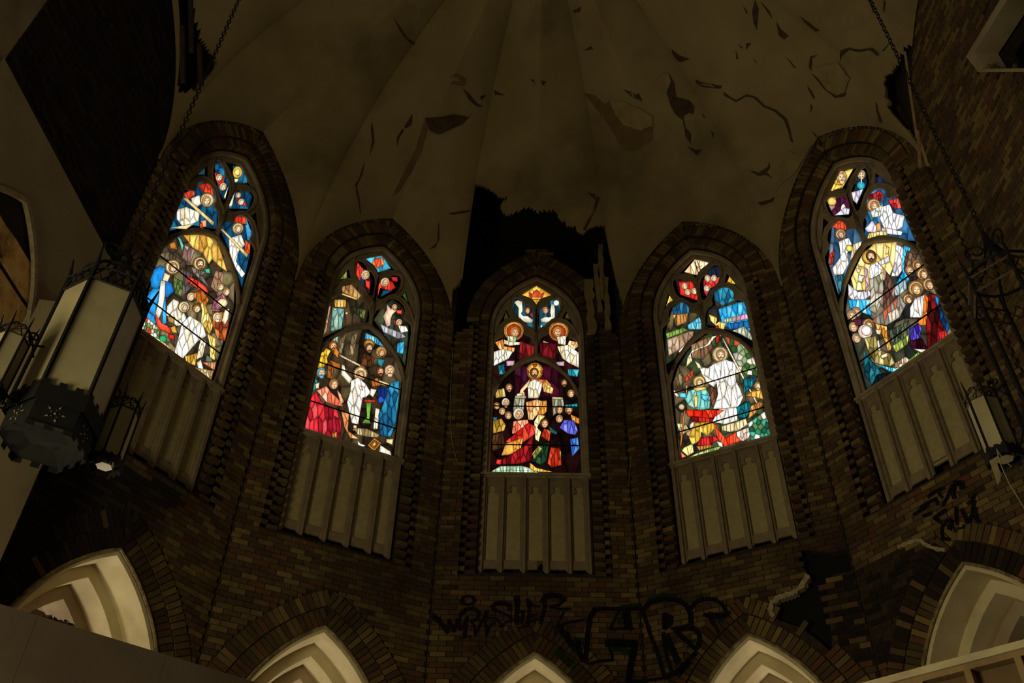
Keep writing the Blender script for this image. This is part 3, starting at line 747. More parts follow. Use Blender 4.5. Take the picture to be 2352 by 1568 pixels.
WDATA[1] = '''V 60 6b5a3a/8a7a50/4a3a28/a08a60/5a4a3a 105,1130 215,700 260,620 340,545 430,515 520,525 600,585 665,700 700,830 695,990 550,1460
V 12 e0b050/c89038/f0c860/b8822c 380,540 530,535 605,615 655,770 610,740 560,690 540,720 500,650 440,620
V 4 9a7a70/b08c7c/7a5c50 370,680 390,600 455,630 420,720
P a86a28 290,590 330,580 345,630 300,625
P 5ac0b0 345,548 365,560 385,610 375,640 360,590
V 5 6a5a40/4a4030/8a7a54 225,660 290,640 380,700 360,720 270,690
V 10 5f7a3a/7a8a48/46602c 320,800 380,830 370,920 330,905
V 5 5a4a48/6a5a58/463a3a 385,750 440,780 430,870 400,900 370,930 375,860
V 6 6a6258/58504a/7c746a 430,735 520,770 500,790 545,870 500,830 440,770
V 5 d03020/b82418/e04830 400,790 470,820 520,860 540,900 480,880 410,830
H f0dca0 483,715 42
F 8a5a30 485,718 25 b
P 3aa878 515,750 545,745 550,780 520,775
V 6 8a6a50/a07a5a/6a4c3c 550,860 580,760 630,770 625,850 590,900
V 6 a05a70/8a4a60/b87888 555,1000 570,940 625,900 650,940 610,1000
V 10 8a3a20/b05a28/702a20/c07838 560,1010 650,1020 665,1090 640,1200 590,1180 560,1090
V 5 c07028/a85a20/d88a40 440,900 500,880 540,940 520,980 470,960
F d8a870 612,865 22
F c89860 650,895 22
F e8d8b0 590,1050 26 b
O e8d8a0 625,960 32,28
P f0e0b8 640,1000 668,995 660,1060 640,1100 620,1070
F e0b888 428,925 25
H f6e6b0 315,738 48
F c88a50 318,742 28
P 1f86d0 235,730 270,740 268,800 240,850 215,882 180,860 175,800 200,750
P 2a9be6 190,870 240,870 225,960 205,1060 165,1000 143,940
P 1a6fb8 270,810 310,840 325,890 280,930 252,920
P 2a8fd6 145,1000 200,1040 215,1092 190,1090 148,1050
P 3aa8ee 270,930 277,1090 250,1095 250,980
P f4ead8 240,820 270,820 270,900 255,1000 230,1060 205,1040 225,950
P f0d0a8 265,770 302,790 285,830 250,822
P e04a30 205,1020 240,1080 282,1100 308,1130 298,1152 240,1130 212,1090
P c02818 290,1150 325,1160 328,1195 290,1180
V 8 f6ead0/fff4e0/ead8b4 280,980 320,935 350,950 400,1050 390,1095 340,1105 275,1040
H f8ecc0 385,985 38
F e8c890 388,990 22
P a8843c 280,1040 330,1050 320,1090 290,1080
P c89838 300,1110 330,1100 345,1150 310,1145
V 10 e8c860/d0a848/f4e08a/c09838 470,920 520,980 565,1100 545,1160 490,1085 500,1000
H f0dca0 465,992 30
F 9a6a38 465,998 25
V 14 fdf6e4/fff8ea/f0e2c0/fffdf2 370,1090 420,1040 500,1090 525,1165 470,1200 370,1315 325,1270 350,1180
V 6 fff6e0/f4e4bc 490,1175 525,1200 500,1295 462,1312
V 7 e8c860/d0a848/f4dc80 530,1150 582,1180 578,1315 548,1312 545,1220
P 5a6a5a 525,1280 565,1310 560,1330 515,1325
V 4 c07848/e0a878 500,1330 585,1325 575,1380
V 5 d8a840/e8c060/b8882c 390,1290 470,1270 455,1350 400,1330
P fff4dc 465,1330 490,1310 515,1400 480,1410
O 2a9a5a 255,1185 26
V 26 5a7a3a/e8e0d0/c84030/7a8a5a/3a6a40/d8c8a0 108,1122 125,1050 150,1045 200,1090 235,1140 225,1210
V 18 d8c090/c0a060/e8d8b0/a88850 200,1170 240,1215 330,1280 400,1340 470,1400 550,1460 570,1380 500,1370 450,1360 380,1320 270,1210
V 18 124666/1c6488/0e3450/165878 290,515 330,420 380,290 470,200 565,230 595,340 590,505 440,480
V 4 c83820/e05030 385,280 440,255 455,290 400,330
V 5 c83820/a82818/e04a28 470,225 550,215 575,310 540,290 500,270
P f0e8d0 430,310 480,290 500,340 470,365 435,345
H f4dca8 530,322 46
F d8a868 525,328 27
V 8 f8f0dc/fff6e6/ecdcb8 340,380 400,365 485,400 475,455 380,492 340,440
P d8b878 378,312 400,306 575,462 565,482
P e8a878 490,450 525,445 525,490 495,490
P c83820 480,470 500,460 505,500 485,495
P d8c088 298,495 390,478 450,468 400,505
V 12 124666/1a5480/0e3450/3a8ab8 600,485 680,415 765,415 805,520 795,660 745,870 700,720
V 4 d84828/c03018 690,420 765,425 775,475 700,465
V 4 e06a30/c84820 765,565 798,600 793,660 762,645
H f4dca8 720,497 37
F d8a868 722,502 22
V 10 fdf4e0/f4e6c8/fff8ea 665,560 740,535 765,600 725,640 705,700 765,780 745,805 705,745 668,650
P d8b878 608,500 622,498 785,660 775,680
V 7 124666/0e3450/1c6488 572,95 628,90 665,200 668,250 630,325 598,260
V 4 c83020/e04a28 575,150 630,170 640,260 610,250 580,190
F e8b888 603,185 21
F e8b888 628,242 23
P f0e0b0 632,300 662,235 640,320
V 7 124666/0e3450/1c6488 690,275 775,250 810,300 785,380 655,375
V 3 d03020/b82418 715,290 760,330 775,365 715,345
F e8b888 722,295 17
F e8b888 740,336 19
P f0e0b0 660,365 700,275 685,360
V 5 124666/1c6488 688,108 770,105 780,218 690,218
O f0c040 717,150 30,38
O ffe890 717,150 17,22
P f0e0b0 698,190 725,190 715,212 700,212
V 3 164a50/5a1c20/1a4a68 472,165 515,120 515,165'''
WDATA[2] = '''V 50 3a2c1c/4a3826/2a2016/5a4a30/6a5636 90,1295 160,950 215,790 270,700 350,645 470,625 560,640 660,715 735,850 765,960 700,1480
V 5 8a7a5a/6a5a3e/a08a60 352,690 392,655 362,790 342,790
V 5 8a7a5a/6a5a3e/a08a60 430,665 470,645 440,800 408,800
V 7 5ab0c8/3a90b0/8ac8c8 522,650 600,685 645,745 580,722 518,690
P c8b088 345,790 520,880 520,895 345,805
V 5 6a9a80/88a890 290,700 340,665 335,720 300,730
F 9a5020 305,738 29 b
V 7 e0b030/c89820/f0c848 200,800 240,740 290,770 265,820 270,850 230,890 188,880
P a05a20 280,830 357,858 352,897 308,882
P c0702a 318,740 347,780 337,822 308,790
V 4 8a5020/6a3c18 270,850 310,880 300,960 265,950
F 5a9ab0 225,918 31 b
V 5 1f7a80/2a8a90/145a60 162,930 200,965 218,1000 180,1040 148,1030
P e8c898 185,990 215,980 210,1020 190,1025
F a06a40 310,995 33
V 8 e87858/f09878/d86040/f8b898 195,1035 260,1005 295,1050 350,1100 372,1140 320,1135 262,1115
P e8a880 330,1030 357,1058 378,1110 358,1132
V 18 b81c28/d83038/8a1420/e04a50/6a101a 128,1115 190,1040 235,1120 332,1160 345,1220 315,1365 200,1315 96,1285
V 5 6a101a/8a1420/a82030 300,1200 362,1230 352,1372 308,1362
V 5 d8905a/c07840/e8a870 358,1168 412,1190 402,1300 475,1358 420,1352 380,1280
V 3 c88a38/a86a28 300,1320 330,1310 325,1365 300,1360
H f0d8a0 487,922 48
F c88a50 487,932 27
P f4dcc0 362,860 382,868 388,910 432,958 415,992 358,930
V 12 fffaf0/f6ecdc/fff4e4/efe2cc 425,970 470,948 522,990 557,1050 520,1082 502,1082 472,1262 430,1252 398,1112 420,1040
P e8b890 440,1262 462,1268 468,1302 438,1302
P f0d0a8 470,995 495,1010 505,1035 485,1030
P 6aa03a 525,1112 562,1110 547,1240 557,1257 498,1252 530,1220
P e8e0c0 555,1020 597,1030 572,1082 548,1062
P a03028 508,1093 592,1098 587,1116 508,1112
V 3 e8d8b0/fff0d0 588,1150 617,1160 602,1292 573,1292
H c88a38 545,728 36
F 6a4a30 545,752 28 b
V 5 6a3a20/4a2a18/8a4a28 508,780 582,820 562,880 488,870
H d8a860 625,778 38
F c88a50 628,785 23
P 2a7a80 598,820 652,830 632,882 603,862
F 7a4020 620,908 27 b
F d0b090 682,905 34 b
P e0c890 578,953 683,990 672,1007 588,987
V 3 b86a30/9a5020 558,970 602,948 622,1000 568,1012
V 6 1a3a8a/142a68/2a4aa0 600,1010 682,1020 682,1102 608,1122
V 16 1f6a90/2a80a0/124a68/184a70/1a5a80 690,980 748,968 742,1100 722,1250 690,1345 618,1335 608,1200 640,1120
V 8 c8b080/a08a58/8a7448/d8c490 440,1285 530,1288 615,1330 600,1350 540,1345 470,1330
P d8c890 660,1358 708,1358 702,1398 658,1380
P f0ead8 468,1368 490,1390 522,1400 500,1422 470,1412
P c88a3a 580,1348 628,1385 580,1442 533,1400
P a05a20 580,1364 611,1386 580,1424 549,1398
P e0a850 580,1378 597,1388 580,1410 563,1397
P e8dcc8 620,1398 687,1440 697,1473 608,1452
V 14 2a2216/3a3020/4a3a24 222,690 270,400 380,300 470,315 545,470 525,595 400,605
V 7 8ab0a0/6a9a90/a8c0a8 300,480 382,490 362,622 288,642
V 5 d8a848/b88830/e8c068 313,428 392,430 392,482 318,480
O ffb060 318,495 9
O ffb060 395,520 9
V 4 9a7a6a/b08a70/c89880 263,478 292,470 257,650 233,672
V 6 a87848/c89858/8a5a30 358,340 430,328 492,400 472,432 368,380
P d8b060 363,385 472,422 465,434 363,397
V 5 3a4020/566030/2a3018 430,470 525,500 512,562 450,520
V 10 1e1a12/2a2a1a/303828/3a4028 575,565 640,465 700,425 765,470 810,560 805,700 785,870 690,720
P e8c0a0 665,460 690,490 722,478 732,500 700,532 690,562 688,602 663,612 638,540 660,500
F d8a070 715,480 18
P d84a30 725,500 768,498 762,527 728,520
V 6 8a8a90/a8a8b0/c0c0c4 620,590 680,620 760,650 793,680 740,692 640,645
F e8c098 745,583 21
V 3 f0e0d0/e0d0c8 738,600 792,608 807,640 758,652
P a03030 703,558 722,570 722,612
P 3a90c0 593,628 652,668 652,682 598,645
V 3 3aa0c8/2a80a8 733,720 782,708 772,792 728,782
V 4 14304a/8a1c20/3a1420 440,185 520,225 565,300 548,395 500,335 448,270
V 4 d02c20/e84030 468,178 508,230 482,305 458,260
P e03a28 518,298 553,308 548,362 523,342
F e8c090 520,268 29
V 5 d83020/e84a30/c02818 608,320 650,288 702,310 722,350 690,372 620,352 603,405
F f0d0a0 650,315 29
P 14405a 638,365 702,370 620,412
P a02020 690,278 735,278 737,312 700,307
V 4 48a8c0/60b8c8/3a98b0 515,150 632,135 693,222 600,250
V 4 e06038/f08050/c84a28 578,158 632,148 648,195 600,222 562,190
V 3 6a7a30/8a9a40 325,295 397,222 397,292
P 2a4a20 765,400 785,378 805,450'''
WDATA[3] = '''V 40 120806/1a0a08/240c0c/1a1008 120,1500 172,930 250,800 400,690 487,650 575,690 720,800 805,930 845,1500
V 12 3a0c1c/4a1020/280812/341026 325,705 650,705 655,930 325,935
V 5 8a8a70/a8a890/707058 325,940 402,942 392,1032 315,1032
V 5 8a8a70/a8a890/707058 598,937 682,940 692,1002 610,1072
P b0a878 328,922 412,926 412,942 328,940
P b0a878 600,930 682,935 682,950 600,948
H e8b850 475,742 62 c88a38
P c03020 458,692 490,692 484,712 466,712
P c03020 414,735 416,762 432,756 432,740
P c03020 534,735 532,762 518,756 518,740
F 6a3c1c 470,755 32 b
V 4 e07030/e89048/c85a28 440,798 560,805 600,850 545,850 470,830
V 8 fff4dc/f4e0b0/e8d0a0 420,830 470,802 532,830 522,880 502,942 428,942
V 8 e8b860/d89848/f0cc80 545,815 612,870 602,910 540,895 528,850
P e8c888 440,800 430,850 380,900 402,932 358,912 368,880
P f0d8b0 342,908 388,903 382,924 343,927
V 9 f0b880/e8a060/f8d8b0/e89858 408,970 490,950 522,960 512,1040 460,1102 428,1102
V 5 d89038/c07a28 520,960 563,958 562,1040 540,1062 498,1062
V 5 e8c070/f8e0a8 470,1112 500,1060 552,1070 522,1112 490,1152 522,1190 502,1262 478,1242
F 8a5a38 285,865 27 b
F e8dcc8 260,975 29 b
F 9a6038 195,1000 25
F b08048 235,1040 25
F a87848 280,1070 27
V 4 c8b060/a88838/d8c480 188,880 250,868 262,930 188,942
P 2a6a6a 163,1080 202,1080 182,1132
V 5 a88030/c8983a/8a6824 168,1105 230,1090 262,1140 250,1180 168,1202
V 5 4a2c18/382010 165,1210 240,1190 260,1300 160,1330
F e8d8c0 355,1060 39
V 10 f08060/e86848/f8a880/f09070 318,1110 422,1098 432,1130 382,1200 308,1202
V 9 c82820/e04830/a81818/d84038 430,1120 482,1150 472,1210 400,1260 330,1290 258,1260
V 6 e89838/f0b048/e88040 260,1275 392,1230 362,1352 228,1362
V 14 6a0c14/8a1418/4a080c/a01c20 170,1430 400,1290 462,1210 452,1400 350,1425
P e03030 195,1390 232,1392 222,1432 190,1422
F 8a5a38 655,1028 29
F 9a6438 725,1028 29 b
F a87848 740,910 27
F 6a4028 690,830 25 b
F b88858 655,1095 27
V 4 14808a/1a5a6a/28a0a8 695,990 785,980 795,1012 705,1012
V 3 d88028/e89a48 738,1060 802,1090 802,1132 750,1112
V 8 5a60c8/4a50b0/7a80e0/3a40a0 690,1100 762,1105 792,1180 772,1212 720,1202 655,1160
V 5 3a70c8/4a90d8/2a50a0 733,1240 792,1230 803,1312 748,1372
F 5a4020 545,1128 33
V 6 1a5a50/2a6a5a/14807a 580,1150 640,1190 630,1210 590,1190
V 6 c84020/a83018/d85a30 542,1162 592,1180 582,1262 518,1222
V 8 1a3a22/284a2c/102a18/3a5a30 498,1290 582,1262 562,1402 520,1432 448,1402
V 5 8a8a40/a89848/707030 452,1352 500,1290 532,1310 470,1392
V 7 b83018/d84828/8a1c10 590,1300 662,1310 672,1432 600,1452 568,1422
P c0a038 655,1330 668,1325 665,1400
V 12 a8c8a0/88b088/c8e0c0/98b890 145,1485 220,1440 380,1438 530,1480 400,1505
V 6 e8b048/d89830/f0c468 438,1415 462,1430 480,1450 605,1482 500,1485 438,1462
S 3 150,1480 300,1468 530,1482
V 4 f2c04a/f5d27a/e8a838 487,115 600,185 490,260 375,185
P c04a28 428,162 455,183 465,160 487,143 510,160 520,183 547,162 526,217 448,217
P e8a040 450,200 525,200 522,214 452,214
V 12 1a0808/2a0c0c/140a08/221410 165,870 170,530 245,480 245,395 320,372 400,395 405,480 470,520 470,625 300,725
H e8b050 320,445 74 c88a38
O b8381c 322,450 54
F c87838 327,458 36
V 4 a8b890/c8d0a8 272,482 342,490 332,542 278,542
V 4 e8d8a8/f4e8c8 248,510 300,528 377,528 372,548 290,557 248,542
V 6 e89848/d07830/f0b068 182,530 240,508 252,560 332,570 322,602 220,592
V 9 f4f0dc/e4e4c8/fffaf0/d8d8b8 175,600 240,578 314,600 282,652 172,705
V 6 6a1418/8a2020/4a0c10 368,520 470,560 465,625 355,662
V 4 2a8a98/1a5a68/3aa0a8 203,700 252,688 257,765 212,768
P b890a0 263,665 327,665 322,702 266,706
V 7 1d4a5e/12303c/0e2a30/2a6070 310,212 400,222 473,290 473,425 430,422 305,310
P e9e2c4 322,235 350,220 382,232 386,290 367,320 374,345 402,365 462,365 457,387 420,387 373,377 353,340 353,280 343,250
F 8a3a1c 420,298 24
P a03020 442,308 462,322 462,350 440,340
P 3a3418 245,365 262,305 285,352
mirror 489
V 12 1a0808/2a0c0c/140a08/221410 165,870 170,530 245,480 245,395 320,372 400,395 405,480 470,520 470,625 300,725
H e8b050 328,450 74 c88a38
O b8381c 330,455 54
F c87838 337,455 36
V 5 f4e8c8/e8d8b0 272,482 342,490 332,542 278,552
P d8c890 360,545 440,520 445,530 365,560
V 6 e8c080/d0a060/f0d8a0 182,530 250,518 262,545 222,592 182,560
V 11 fff0d8/f4e4c0/e8d0a0/fffaf0 178,610 260,550 340,560 300,650 240,690 175,720
V 6 6a1418/8a2020/4a0c10 340,540 470,530 465,625 355,662
V 4 2a8a98/1a7a88/48b0b8 178,730 262,728 257,775 190,785
P b890a0 283,670 347,675 342,702 286,706
V 7 1d4a5e/12303c/0e2a30/2a6070 310,212 400,222 473,290 473,425 430,422 305,310
P e9e2c4 362,250 382,250 384,300 372,350 402,365 462,360 457,380 420,387 373,377 353,340 353,290
O dfe0cc 345,242 22
F c87838 425,298 24
P f8fcff 442,405 462,405 460,428
P 3a3418 245,365 262,305 285,352'''
WDATA[4] = '''V 60 5a4a30/3a3020/7a6a48/4a5a34/8a7a58/2e3a28 240,1500 198,960 230,860 300,740 400,645 460,615 560,615 680,675 760,765 805,860 890,1325
V 9 7a5a3a/8a6a4a/6a4a3a/a07a58 325,700 450,640 475,720 405,800 330,792
V 22 3a5a2a/5a7a3a/2a4a24/d8d0c0/8a9a70/c04a30/a8a890 560,640 680,675 800,860 835,925 700,902 640,830
V 9 f0e0b0/e0c890/fff0d0 545,628 480,650 450,700 370,730 320,760 332,810 290,852 298,790 330,738 430,700 470,640
P a02018 495,640 522,628 517,680 490,692
V 4 2a3a34/1c2c28 525,660 545,655 575,720 540,715
H f0dca8 525,765 58
F b88858 527,768 33 b
V 18 fffdf4/fff6e8/f4ecdc/fffaf0 480,830 560,800 622,820 642,870 622,930 662,1000 684,1060 662,1110 640,1132 560,1142 476,1142 510,1040 500,960 400,905 378,850 440,860
V 7 f8f0e0/e8dcc8/fff8ec 520,1142 642,1130 645,1222 560,1248 468,1232
P f4ead8 400,902 502,960 480,992 420,950
P e8c8a8 348,808 382,830 402,860 373,862
P f0dcc0 640,840 678,850 667,902 628,892
P f0d8b0 538,655 549,655 645,838 742,1020 803,1130 792,1137 636,850
S 3 520,870 560,960 600,1130
S 3 590,880 610,1000 640,1100
V 5 5a3a2a/7a4a34/482c20 455,980 500,1000 505,1060 470,1130 450,1090
H f0d088 380,955 46
F c89850 382,962 25
V 10 7ac0b0/98d0c0/60b0a8/a8dccc 300,1020 360,1000 430,1010 457,1060 452,1140 380,1152 308,1120 278,1070
P 5ab8d0 238,1033 300,1028 292,1067 243,1062
P 5ab8d0 390,1040 452,1050 430,1092 398,1072
P d8b868 338,998 422,988 432,1006 358,1022
P e8c870 343,1050 372,1050 367,1132 348,1132
P f0d0b0 203,1008 242,1050 225,1062 203,1037
V 5 a83a28/c05a38/8a3020 278,930 342,858 332,922 288,962
V 5 6a5a40/8a7850/504430 210,930 260,880 280,960 230,990
V 8 e03018/f04828/c02010 288,1150 380,1148 470,1148 555,1150 480,1202 400,1212 300,1192
V 6 a01814/c02820/801010 328,1192 482,1210 462,1242 318,1222
O f4eee4 345,1265 33
O b09068 315,1310 29,23
V 9 e0b040/c89830/f0cc60/b88424 345,1237 460,1230 502,1260 440,1332 390,1300 387,1362 330,1392 308,1340
V 8 b81420/d82828/8a1018 388,1342 480,1330 522,1350 430,1402 368,1392
V 8 f04020/e83018/ff5a38 480,1252 562,1340 640,1300 645,1350 675,1360 560,1404 510,1352
V 5 e0d098/c8b878 225,1240 290,1250 312,1290 250,1332
O d8b090 262,1300 20
O e0b890 258,1128 21
P b8703a 273,1150 285,1150 257,1402 245,1402
P e0a068 290,975 300,975 294,1040 286,1040
V 3 f4d060/ffe890 273,1410 332,1383 342,1442 300,1467 258,1432
P e87848 253,1440 292,1470 258,1484
V 10 a8b868/88a050/c8d080/708a40 300,1482 360,1450 480,1408 535,1400 490,1450 360,1485
P e8d8c8 500,1365 540,1375 545,1408 515,1400
V 6 b87838/8a5a28/d89848 360,1400 470,1388 480,1405 380,1430
V 8 f0dca8/d8c088/e8d0a0 533,1262 640,1230 702,1208 718,1250 650,1292 590,1302 540,1292
V 9 e8d0c0/f4e4d8/d8b8a8 638,1302 722,1268 743,1290 722,1342 680,1368 640,1332
V 7 14606a/1a7a88/0e4a58/186878 688,930 782,918 765,960 720,1012 688,1042
F c89050 785,985 25 b
V 6 d8a040/b87830/e8b858 698,1052 750,1020 832,1008 842,1082 770,1062
V 7 1a7a80/0e5058/146870 638,1132 722,1088 753,1130 700,1204 650,1202
V 6 b87838/d89848/9a5c28 738,1122 802,1088 824,1110 760,1182 718,1212
V 22 2a7a5a/3a8a68/1a5a44/f0e8e0/5a7a48/48a080 718,1242 862,1138 890,1315 740,1368
V 12 2a3020/3a3a28/5a4a30 145,840 148,600 195,440 260,385 335,415 408,500 408,592 290,682 200,805
V 7 1a5070/2a6a8a/144060 190,452 260,396 325,440 302,492 208,492
V 6 a87038/c88a48/6a4a28/e0a860 198,492 302,478 292,542 218,572
V 7 3aa0c8/58b8d8/80c8d8 298,562 395,495 395,592 308,592
V 6 7a9a40/98b050/5a7a34 148,620 270,578 302,600 158,655
V 9 c8a888/a88868/8a6a58/d8bca0 158,662 300,608 345,602 332,652 260,722 168,775
P e8e0d0 235,745 275,700 285,706 245,755
V 10 2a2820/3a3024 430,560 440,460 490,420 480,350 540,280 630,310 640,400 715,390 760,680 640,610 540,585
V 9 1f6080/2a7898/164a68/2a88a0 482,335 560,285 625,335 628,390 540,428 486,392
V 18 2aa0d8/48b8e8/1a88c0/60c8f0/3898d8 512,452 640,408 715,396 722,520 745,602 620,592 540,562
V 7 c8a0a8/98c098/e0b8a0/d890b8 548,522 722,480 724,518 558,547
V 5 1a6aa0/2a58a0 568,552 722,530 734,582 588,592
V 7 a0a890/c0c0a8/888870 608,602 690,568 758,645 742,668 660,622
V 4 e8c868/d8b048/f0d888 448,488 502,510 482,540 500,562 520,538 563,548 552,592 508,582 458,530
P a02018 483,582 512,558 517,592 488,602
V 4 1a2a4a/2a1418/141c30 212,240 280,228 365,290 375,395 238,342
V 7 d83020/e84a30/c02418 238,262 330,258 372,350 374,394 248,352
F e8c098 280,295 21
F e8c098 300,336 21
F e8c098 345,330 21
V 4 161c30/3a1418/1a2a40 458,160 532,148 535,250 430,375 405,300
V 7 d02838/e04030/b81c28 408,252 522,228 524,272 450,312 432,364 412,332
F e8c098 438,242 22
F e8c098 482,240 21
F e8c098 432,310 21
V 6 fff0d0/f4d8a8/e8b888 275,195 350,105 446,130 376,220
S 5 350,120 375,205
S 5 365,115 395,200
S 4 320,150 345,205
S 4 400,150 380,160
V 3 e8c040/f0d060/c89828 146,445 178,345 208,385 165,445
V 3 e8c040/f0d060/c89828 572,268 595,205 655,285'''
WDATA[5] = '''V 55 4a4a38/6a6048/3a4034/8a7a60/2a2e28 280,1005 298,880 328,760 390,635 450,585 540,555 640,570 745,645 865,880 962,1150 418,1512
V 18 f4d070/ffe090/e8c058/fff0b8 315,795 380,655 460,575 605,565 592,700 560,780 430,872 335,872
V 10 e8e0e0/d0c8d0/b0a8b8/f4f0f0 600,578 642,598 652,640 642,740 612,782 568,782 590,700
V 8 e8e0e0/d0c8d0/f4f0f0/c0b8c0 298,830 360,880 430,868 442,900 390,942 330,942 298,902
V 11 2aa8e0/48c0f0/1a90c8 648,588 695,600 642,730 685,800 598,905 588,850 640,760 642,640
V 8 2aa8e0/48c0f0/a8d8e8/1a90c8 298,930 442,928 445,1032 360,1002 308,982
V 6 6a4a38/4a3428/8a6a50 670,620 735,650 720,690 670,720 650,690
H e8c058 430,660 47
F 5a4030 440,656 31 b
V 7 f0ecf0/d8d0e0/ffffff 430,722 480,688 514,730 492,782 438,802
V 11 98907a/b0a890/787058/c8c0a8 430,802 512,760 522,860 502,960 470,1022 428,992 440,900
V 12 6a4a38/8a6a58/a08078/5a3a30 513,718 562,780 593,860 582,960 540,1004 498,950 530,850
V 4 c8a0a0/b08890 398,720 422,740 432,860 408,882
V 3 e0dce8/f0f0f4 488,690 540,660 557,650 558,692 500,712
P e8c098 540,588 556,600 552,642 533,642
P e8c098 348,728 378,738 372,762 353,757
P e0d8c0 363,770 402,780 382,822 358,812
V 5 b8c8c0/98b0b8/d8d8c8 590,840 660,800 670,860 620,900 595,905
V 14 8a8478/a89c88/b05a40/d8c8b0/686458 448,1062 520,1002 622,900 664,960 622,1042 540,1092 470,1082
H e8c888 735,712 36
F 8a5a38 738,716 25
F 9a6a48 685,745 29 b
H e8c888 770,768 40
F 9a6238 775,772 27
H e8c888 808,832 42
F a06a40 812,838 28
V 5 2a1a20/40242c 690,780 740,790 720,820 690,810
H e8c888 675,925 34
F a07048 680,932 23
H f0d090 725,858 50
F b07838 728,866 34
V 7 f8f4ec/e8e0d8/ffffff 720,922 780,898 792,960 762,1042 688,1042 688,980
V 6 e87828/d05a20/f09040 778,888 807,920 802,1010 792,1092 728,1092 770,1020
V 13 3a0c0c/5a1010/2a0808/7a1818 808,888 862,900 903,1050 895,1200 800,1242 788,1100
V 9 3a3098/5040b8/2a1a6a/6050d0 688,1112 740,1078 763,1110 742,1182 678,1192
V 8 4a0c28/300818/200610/380a20 678,1192 760,1170 804,1242 720,1242
V 4 c02828/a01c20 866,1132 922,1118 924,1172 878,1184
P 1a7ab8 848,900 872,920 867,972 848,940
V 5 103a68/0c2a48/184a80 868,950 945,1090 922,1142 878,1060
P e8d8c0 713,1240 804,1245 760,1265
F b08860 350,1010 29
F b89068 320,1030 31
F b88858 330,1105 29
V 4 4a2030/302028/5a1c28 328,1052 422,1048 402,1092 348,1092
H e8c888 425,1085 37
F 9a6838 428,1092 26
F b89068 350,1175 29
O f4d8c8 405,1130 46
O ffe8dc 412,1125 32
V 9 e8a040/c8802a/f0b860 468,1080 542,1098 545,1160 574,1242 550,1254 510,1140 488,1152
P e8c8a0 468,1118 507,1118 502,1152 478,1147
V 14 a89858/887838/c0b070/706030 398,1172 470,1158 492,1240 562,1268 594,1330 560,1352 470,1332 428,1260
P e8e0d0 478,1190 492,1180 504,1252 488,1252
P f0d0a8 503,1280 547,1263 548,1287 508,1302
V 10 1a5060/2a7080/0e3440/186068 396,1250 430,1300 480,1350 512,1400 450,1472 400,1402
V 5 48b8d8/80d0e8/30a0c8 478,1338 580,1360 655,1338 600,1392 560,1382
V 4 0a1418/0e1c24 480,1402 560,1388 602,1400 428,1505
V 18 3a4434/4a5440/2a3228/606848 558,1122 680,1060 692,1200 620,1202 570,1242
V 7 788a38/98a848/5a6a2a/b0c060 578,1222 682,1148 672,1212 600,1264
V 4 88b048/6a9038 678,1312 740,1258 753,1275 690,1318
V 8 8a6a48/a88a68/e0d0b8 588,1332 660,1288 684,1310 650,1348 590,1364
V 10 4a6a88/2a4a68/687888/3a5a70 172,695 195,450 258,412 345,485 392,540 300,722 238,905
V 5 d03820/b02818/e05030 196,470 240,428 288,448 288,492 240,492
H e8c0a0 250,515 35
F c88a50 252,520 22
V 12 fffaf0/f0e8e0/e0d8d0 238,562 300,538 322,580 290,640 302,702 260,775 208,772 198,730 250,660
O e8c858 305,605 21
V 4 c83828/a02818 178,642 212,618 202,702 182,712
V 5 e8d8b0/f0e4c8/d8c090 328,580 390,556 352,642 308,684
V 4 3a8090/2a6070 213,782 262,768 252,882 233,852
V 14 3a7aa8/4a90b8/2a5a80/204868 395,540 415,430 395,380 425,240 520,220 605,285 655,400 722,560
V 7 a02828/c84038/6a1820 422,272 500,238 524,280 490,312 438,322
V 6 b82c30/8a2028/d04840 548,302 612,288 634,350 590,362 558,322
H f0c8a0 460,335 46
F c88850 463,340 28
V 5 e8e8d8/d8d8c8 438,372 512,330 512,402 448,412
V 14 fff8f0/f4f0e8/e8e4e0/ffffff 508,342 560,328 582,380 654,400 642,472 600,492 530,492 498,420
V 8 d8d0e0/c0b8c8/f0e8e8 402,482 450,428 480,472 560,480 642,500 632,524 418,502
V 8 f0d888/e8c868/ffeeb0 416,545 430,508 542,493 542,532
P c88a50 473,450 502,438 507,492 478,502
V 6 f0d068/e8e0d0/4a1830/e8b8a0 160,302 200,270 295,275 316,382 208,406
O e8c060 195,310 28
V 4 3a1028/4a1838 228,292 292,278 272,322 233,347
V 4 d0ccd8/e8e4ec 213,397 270,348 308,355 302,392
V 5 141c28/2a3a48/1c2838 336,230 378,102 414,125 416,200 352,338 322,260
F e0c088 380,140 26 b
O 2aa0b0 378,208 27
V 4 e8e0e8/c8c0d0 318,252 392,230 352,326 328,302
P f0e8d8 377,120 386,120 384,200 376,200
V 6 f8d868/ffe890/e8b848 180,245 228,138 335,95 282,190 250,240
F d8b070 255,158 36 b
P e8b848 225,200 262,205 245,235 200,236
V 3 16284a/101c30/2a1830 458,165 500,145 558,200 458,200'''
